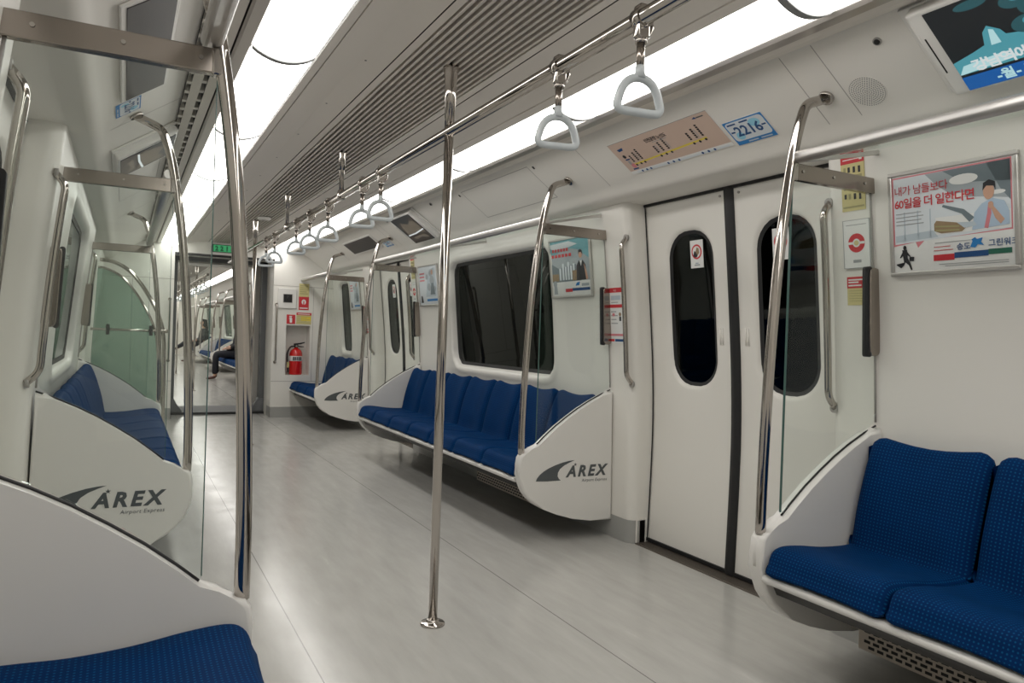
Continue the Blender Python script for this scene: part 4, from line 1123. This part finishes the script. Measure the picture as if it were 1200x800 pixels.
# fire extinguisher in its niche
ex, ey, ez = .875, 9.60, NZ0
t = thing('fire_extinguisher', 'red fire extinguisher with white band in the wall niche', 'fire extinguisher', (ex, ey, ez))
m = MB().m(EXTRED); m.lathe((ex, ey, ez), [(.070, .001), (.078, .006), (.080, .02), (.080, .245), (.077, .275), (.064, .305), (.042, .325), (.024, .332), (.022, .350)], 28); m.build('cylinder', t)
m = MB().m(WHITE); m.lathe((ex, ey, ez), [(.0808, .175), (.0812, .178), (.0812, .235), (.0808, .238)], 28)
m.m(INK)
for k in range(5): m.box(ex - .05 + .022 * k, ex - .036 + .022 * k, ey - .0830, ey - .07, ez + .185, ez + .228)
m.build('label_band', t)
m = MB().m(BLACK); m.lathe((ex, ey, ez + .345), [(.026, 0), (.026, .03), (.018, .04)], 16)
m.prism([(-.03, 0), (.06, .012), (.105, .03), (.105, .042), (.05, .03), (-.03, .018)], lambda u, v, w: (ex + u, ey + w, ez + .375 + v), -.010, .010, .003, 1)
m.prism([(-.02, 0), (.05, -.012), (.095, -.012), (.095, -.002), (.05, .002), (-.02, .014)], lambda u, v, w: (ex + u, ey + w, ez + .362 + v), -.009, .009, .003, 1); m.build('valve_handle', t)
m = MB().m(STEEL); m.tube([(ex, ey - .02, ez + .362), (ex, ey - .036, ez + .362)], .013, 14); m.build('gauge', t)
m = MB().m(BLACK); m.tube(spline([(ex - .02, ey, ez + .362), (ex - .075, ey - .01, ez + .345), (ex - .108, ey - .015, ez + .27), (ex - .108, ey - .015, ez + .17), (ex - .098, ey - .012, ez + .09), (ex - .094, ey - .012, ez + .03)], 6), .010, 10); m.build('hose', t)
m = MB().m(YEL); m.box(ex - .112, ex - .084, ey - .03, ey - .022, ez + .09, ez + .16, .002); m.build('tag', t)

# ------------------------------------------------------------------ two seated people in the next carriage
SKINM = mat('skin', (.52, .31, .22), .5); TROUS = mat('dark_trousers', (.012, .013, .02), .8); JACK = mat('dark_jacket', (.018, .018, .022), .8); HAIR = mat('dark_hair', (.014, .010, .008), .55)
SHOE = mat('brown_shoe_leather', (.07, .018, .012), .35); DRESS = mat('grey_coat', (.05, .05, .052), .8)
def skin_obj(name, parent, verts, edges, material, sub=2, root=0):
    me = bpy.data.meshes.new(name); bm = bmesh.new(); L = bm.verts.layers.skin.verify()
    vs = [bm.verts.new(v[:3]) for v in verts]
    for v, q in zip(vs, verts): v[L].radius = (q[3], q[4] if len(q) > 4 else q[3])
    vs[root][L].use_root = True
    for a, b in edges: bm.edges.new((vs[a], vs[b]))
    off = wloc(parent); bmesh.ops.translate(bm, verts=bm.verts, vec=-off)
    bm.to_mesh(me); bm.free(); me.materials.append(material)
    o = bpy.data.objects.new(name, me); C.objects.link(o); o.parent = parent
    k = o.modifiers.new('Skin', 'SKIN'); k.use_smooth_shade = True; s = o.modifiers.new('Subdivision', 'SUBSURF'); s.levels = s.render_levels = sub
    # bake to a plain mesh so the body is one continuous surface
    dg = bpy.context.evaluated_depsgraph_get(); m2 = bpy.data.meshes.new_from_object(o.evaluated_get(dg)); o.modifiers.clear(); o.data = m2
    for p in m2.polygons: p.use_smooth = True
    if not m2.materials: m2.materials.append(material)
    return o
def person(y, label, crossed, long_hair, coat):
    """sits on the right-hand bench facing the aisle (-x)"""
    hx, hz = 1.06, .535
    t = thing('person', label, 'person', (hx, y, .44), 'passengers in the next carriage')
    V = lambda dx, dy, z, r, r2=None: (hx + dx, y + dy, z, r, r2 or r)
    legs = []
    if crossed:
        K = [[(-.42, -.10, .52), (-.40, -.07, .28), (-.40, -.08, .07), (-.52, -.09, .045)], [(-.40, .05, .64), (-.58, -.05, .50), (-.70, -.12, .40), (-.80, -.13, .44)]]
    else:
        K = [[(-.42, -.11, .53), (-.43, -.11, .28), (-.44, -.11, .075), (-.56, -.12, .04)], [(-.41, .12, .53), (-.40, .13, .28), (-.39, .14, .075), (-.51, .16, .04)]]
    body = [V(0, 0, hz, .125, .15), V(.05, 0, .68, .115, .14), V(.07, 0, .84, .12, .155), V(.075, 0, .97, .105, .15), V(.07, 0, 1.055, .05, .052), V(.045, 0, 1.13, .052, .055), V(.03, 0, 1.21, .083, .075), V(.035, 0, 1.27, .07, .066)]
    E = [(i, i + 1) for i in range(7)]
    for side, k in ((-1, K[0]), (1, K[1])):
        n = len(body); body += [V(-.05, side * .09, hz - .01, .088), V(*k[0][:2], k[0][2], .062), V(*k[1][:2], k[1][2], .054), V(*k[2][:2], k[2][2], .030), V(k[3][0] * .6 + k[2][0] * .4, k[3][1] * .6 + k[2][1] * .4, k[3][2] - .004, .016)]
        E += [(0, n)] + [(n + i, n + i + 1) for i in range(4)]
        m = len(body); body += [V(.07, side * .155, .985, .058), V(.03, side * .215, .76, .046), V(-.16, side * .13, .66, .036), V(-.22, side * .09, .655, .030)]
        E += [(3, m)] + [(m + i, m + i + 1) for i in range(3)]
        f = len(body)
        for j in range(4): body += [V(-.255, side * (.09 + .018 * (j - 1.5)), .645, .0085), V(-.285 - .006 * (j in (1, 2)), side * (.088 + .017 * (j - 1.5)), .622, .0075)]; E += [(m + 3, f + 2 * j), (f + 2 * j, f + 2 * j + 1)]
        th = len(body); body += [V(-.225, side * (.09 - .035), .655, .009), V(-.25, side * (.09 - .042), .64, .008)]; E += [(m + 2, th), (th, th + 1)]
    # face: nose and ears
    n = len(body); body += [V(-.062, 0, 1.19, .012), V(.03, .082, 1.20, .014), V(.03, -.082, 1.20, .014)]; E += [(6, n), (6, n + 1), (6, n + 2)]
    skin_obj('body', t, body, E, SKINM)
    # jacket over torso and arms
    j = [V(.02, 0, .60, .145, .17), V(.055, 0, .72, .135, .16), V(.07, 0, .86, .14, .172), V(.072, 0, .98, .122, .165), V(.065, 0, 1.04, .075, .08)]
    je = [(i, i + 1) for i in range(4)]
    for side in (-1, 1):
        m = len(j); j += [V(.07, side * .16, .985, .072), V(.03, side * .218, .76, .058), V(-.15, side * .135, .663, .046)]; je += [(3, m), (m, m + 1), (m + 1, m + 2)]
    skin_obj('jacket', t, j, je, coat)
    tr = [V(.0, 0, hz, .14, .165)]; te = []
    for side, k in ((-1, K[0]), (1, K[1])):
        n = len(tr); tr += [V(-.06, side * .09, hz - .005, .100), V(*k[0][:2], k[0][2], .075), V(*k[1][:2], k[1][2], .066), V(k[2][0], k[2][1], k[2][2] + .035, .058)]; te += [(0, n), (n, n + 1), (n + 1, n + 2), (n + 2, n + 3)]
    skin_obj('trousers', t, tr, te, TROUS)
    for k in K:
        a, b = k[2], k[3]; skin_obj('shoe', t, [V(a[0] + .03, a[1], a[2] - .01, .046, .042), V(a[0] - .05, a[1], (a[2] + b[2]) / 2 - .008, .042, .036), V(b[0], b[1], b[2] - .004, .040, .026), V(b[0] - .05, b[1], b[2] - .006, .034, .022)], [(0, 1), (1, 2), (2, 3)], SHOE)
    h = [V(.05, 0, 1.235, .092, .084), V(.06, 0, 1.285, .072, .07), V(.085, 0, 1.17, .07, .082)]; he = [(0, 1), (0, 2)]
    if long_hair: h += [V(.105, 0, 1.06, .06, .09), V(.11, 0, .95, .045, .085)]; he += [(2, 3), (3, 4)]
    skin_obj('hair', t, h, he, HAIR)
    m = MB().m(INK)
    for q in (-1, 1): m.lathe((hx - .050, y + q * .030, 1.212), [(.002, 0), (.007, .002), (.007, .005), (.002, .007)], 8)
    m.m(P_PINK).box(hx - .052, hx - .046, y - .018, y + .018, 1.150, 1.157, .002); m.build('face', t)
    return t
person(16.55, 'person in dark trousers and brown shoes seated in the next carriage', False, False, JACK)
person(24.7, 'long-haired person with crossed legs seated farther down the next carriage', True, True, DRESS)
# ------------------------------------------------------------------ camera, world, view
W = bpy.data.worlds.new('World'); bpy.context.scene.world = W; W.use_nodes = True
W.node_tree.nodes['Background'].inputs[0].default_value = (.012, .014, .015, 1)
W.node_tree.nodes['Background'].inputs[1].default_value = .15
YAW, PIT, ROL = math.radians(27.6), math.radians(-.32), math.radians(1.98)
fw = Vector((math.sin(YAW) * math.cos(PIT), math.cos(YAW) * math.cos(PIT), math.sin(PIT)))
r0 = Vector((math.cos(YAW), -math.sin(YAW), 0)); u0 = r0.cross(fw)
rr = r0 * math.cos(ROL) + u0 * math.sin(ROL); uu = u0 * math.cos(ROL) - r0 * math.sin(ROL)
cd = bpy.data.cameras.new('Camera'); co = bpy.data.objects.new('Camera', cd); C.objects.link(co)
from mathutils import Matrix
co.matrix_world = Matrix(((rr.x, uu.x, -fw.x, -1.062), (rr.y, uu.y, -fw.y, 0), (rr.z, uu.z, -fw.z, 1.092), (0, 0, 0, 1)))
cd.sensor_width = 36; cd.lens = 870 / 1200 * 36; cd.clip_start = .02; cd.clip_end = 100
bpy.context.scene.camera = co
S = bpy.context.scene
S.cycles.diffuse_bounces = 7; S.cycles.transparent_max_bounces = 16
S.view_settings.view_transform = 'Standard'; S.view_settings.look = 'None'; S.view_settings.gamma = 1
S.view_settings.use_curve_mapping = False; S.view_settings.exposure = 0.9
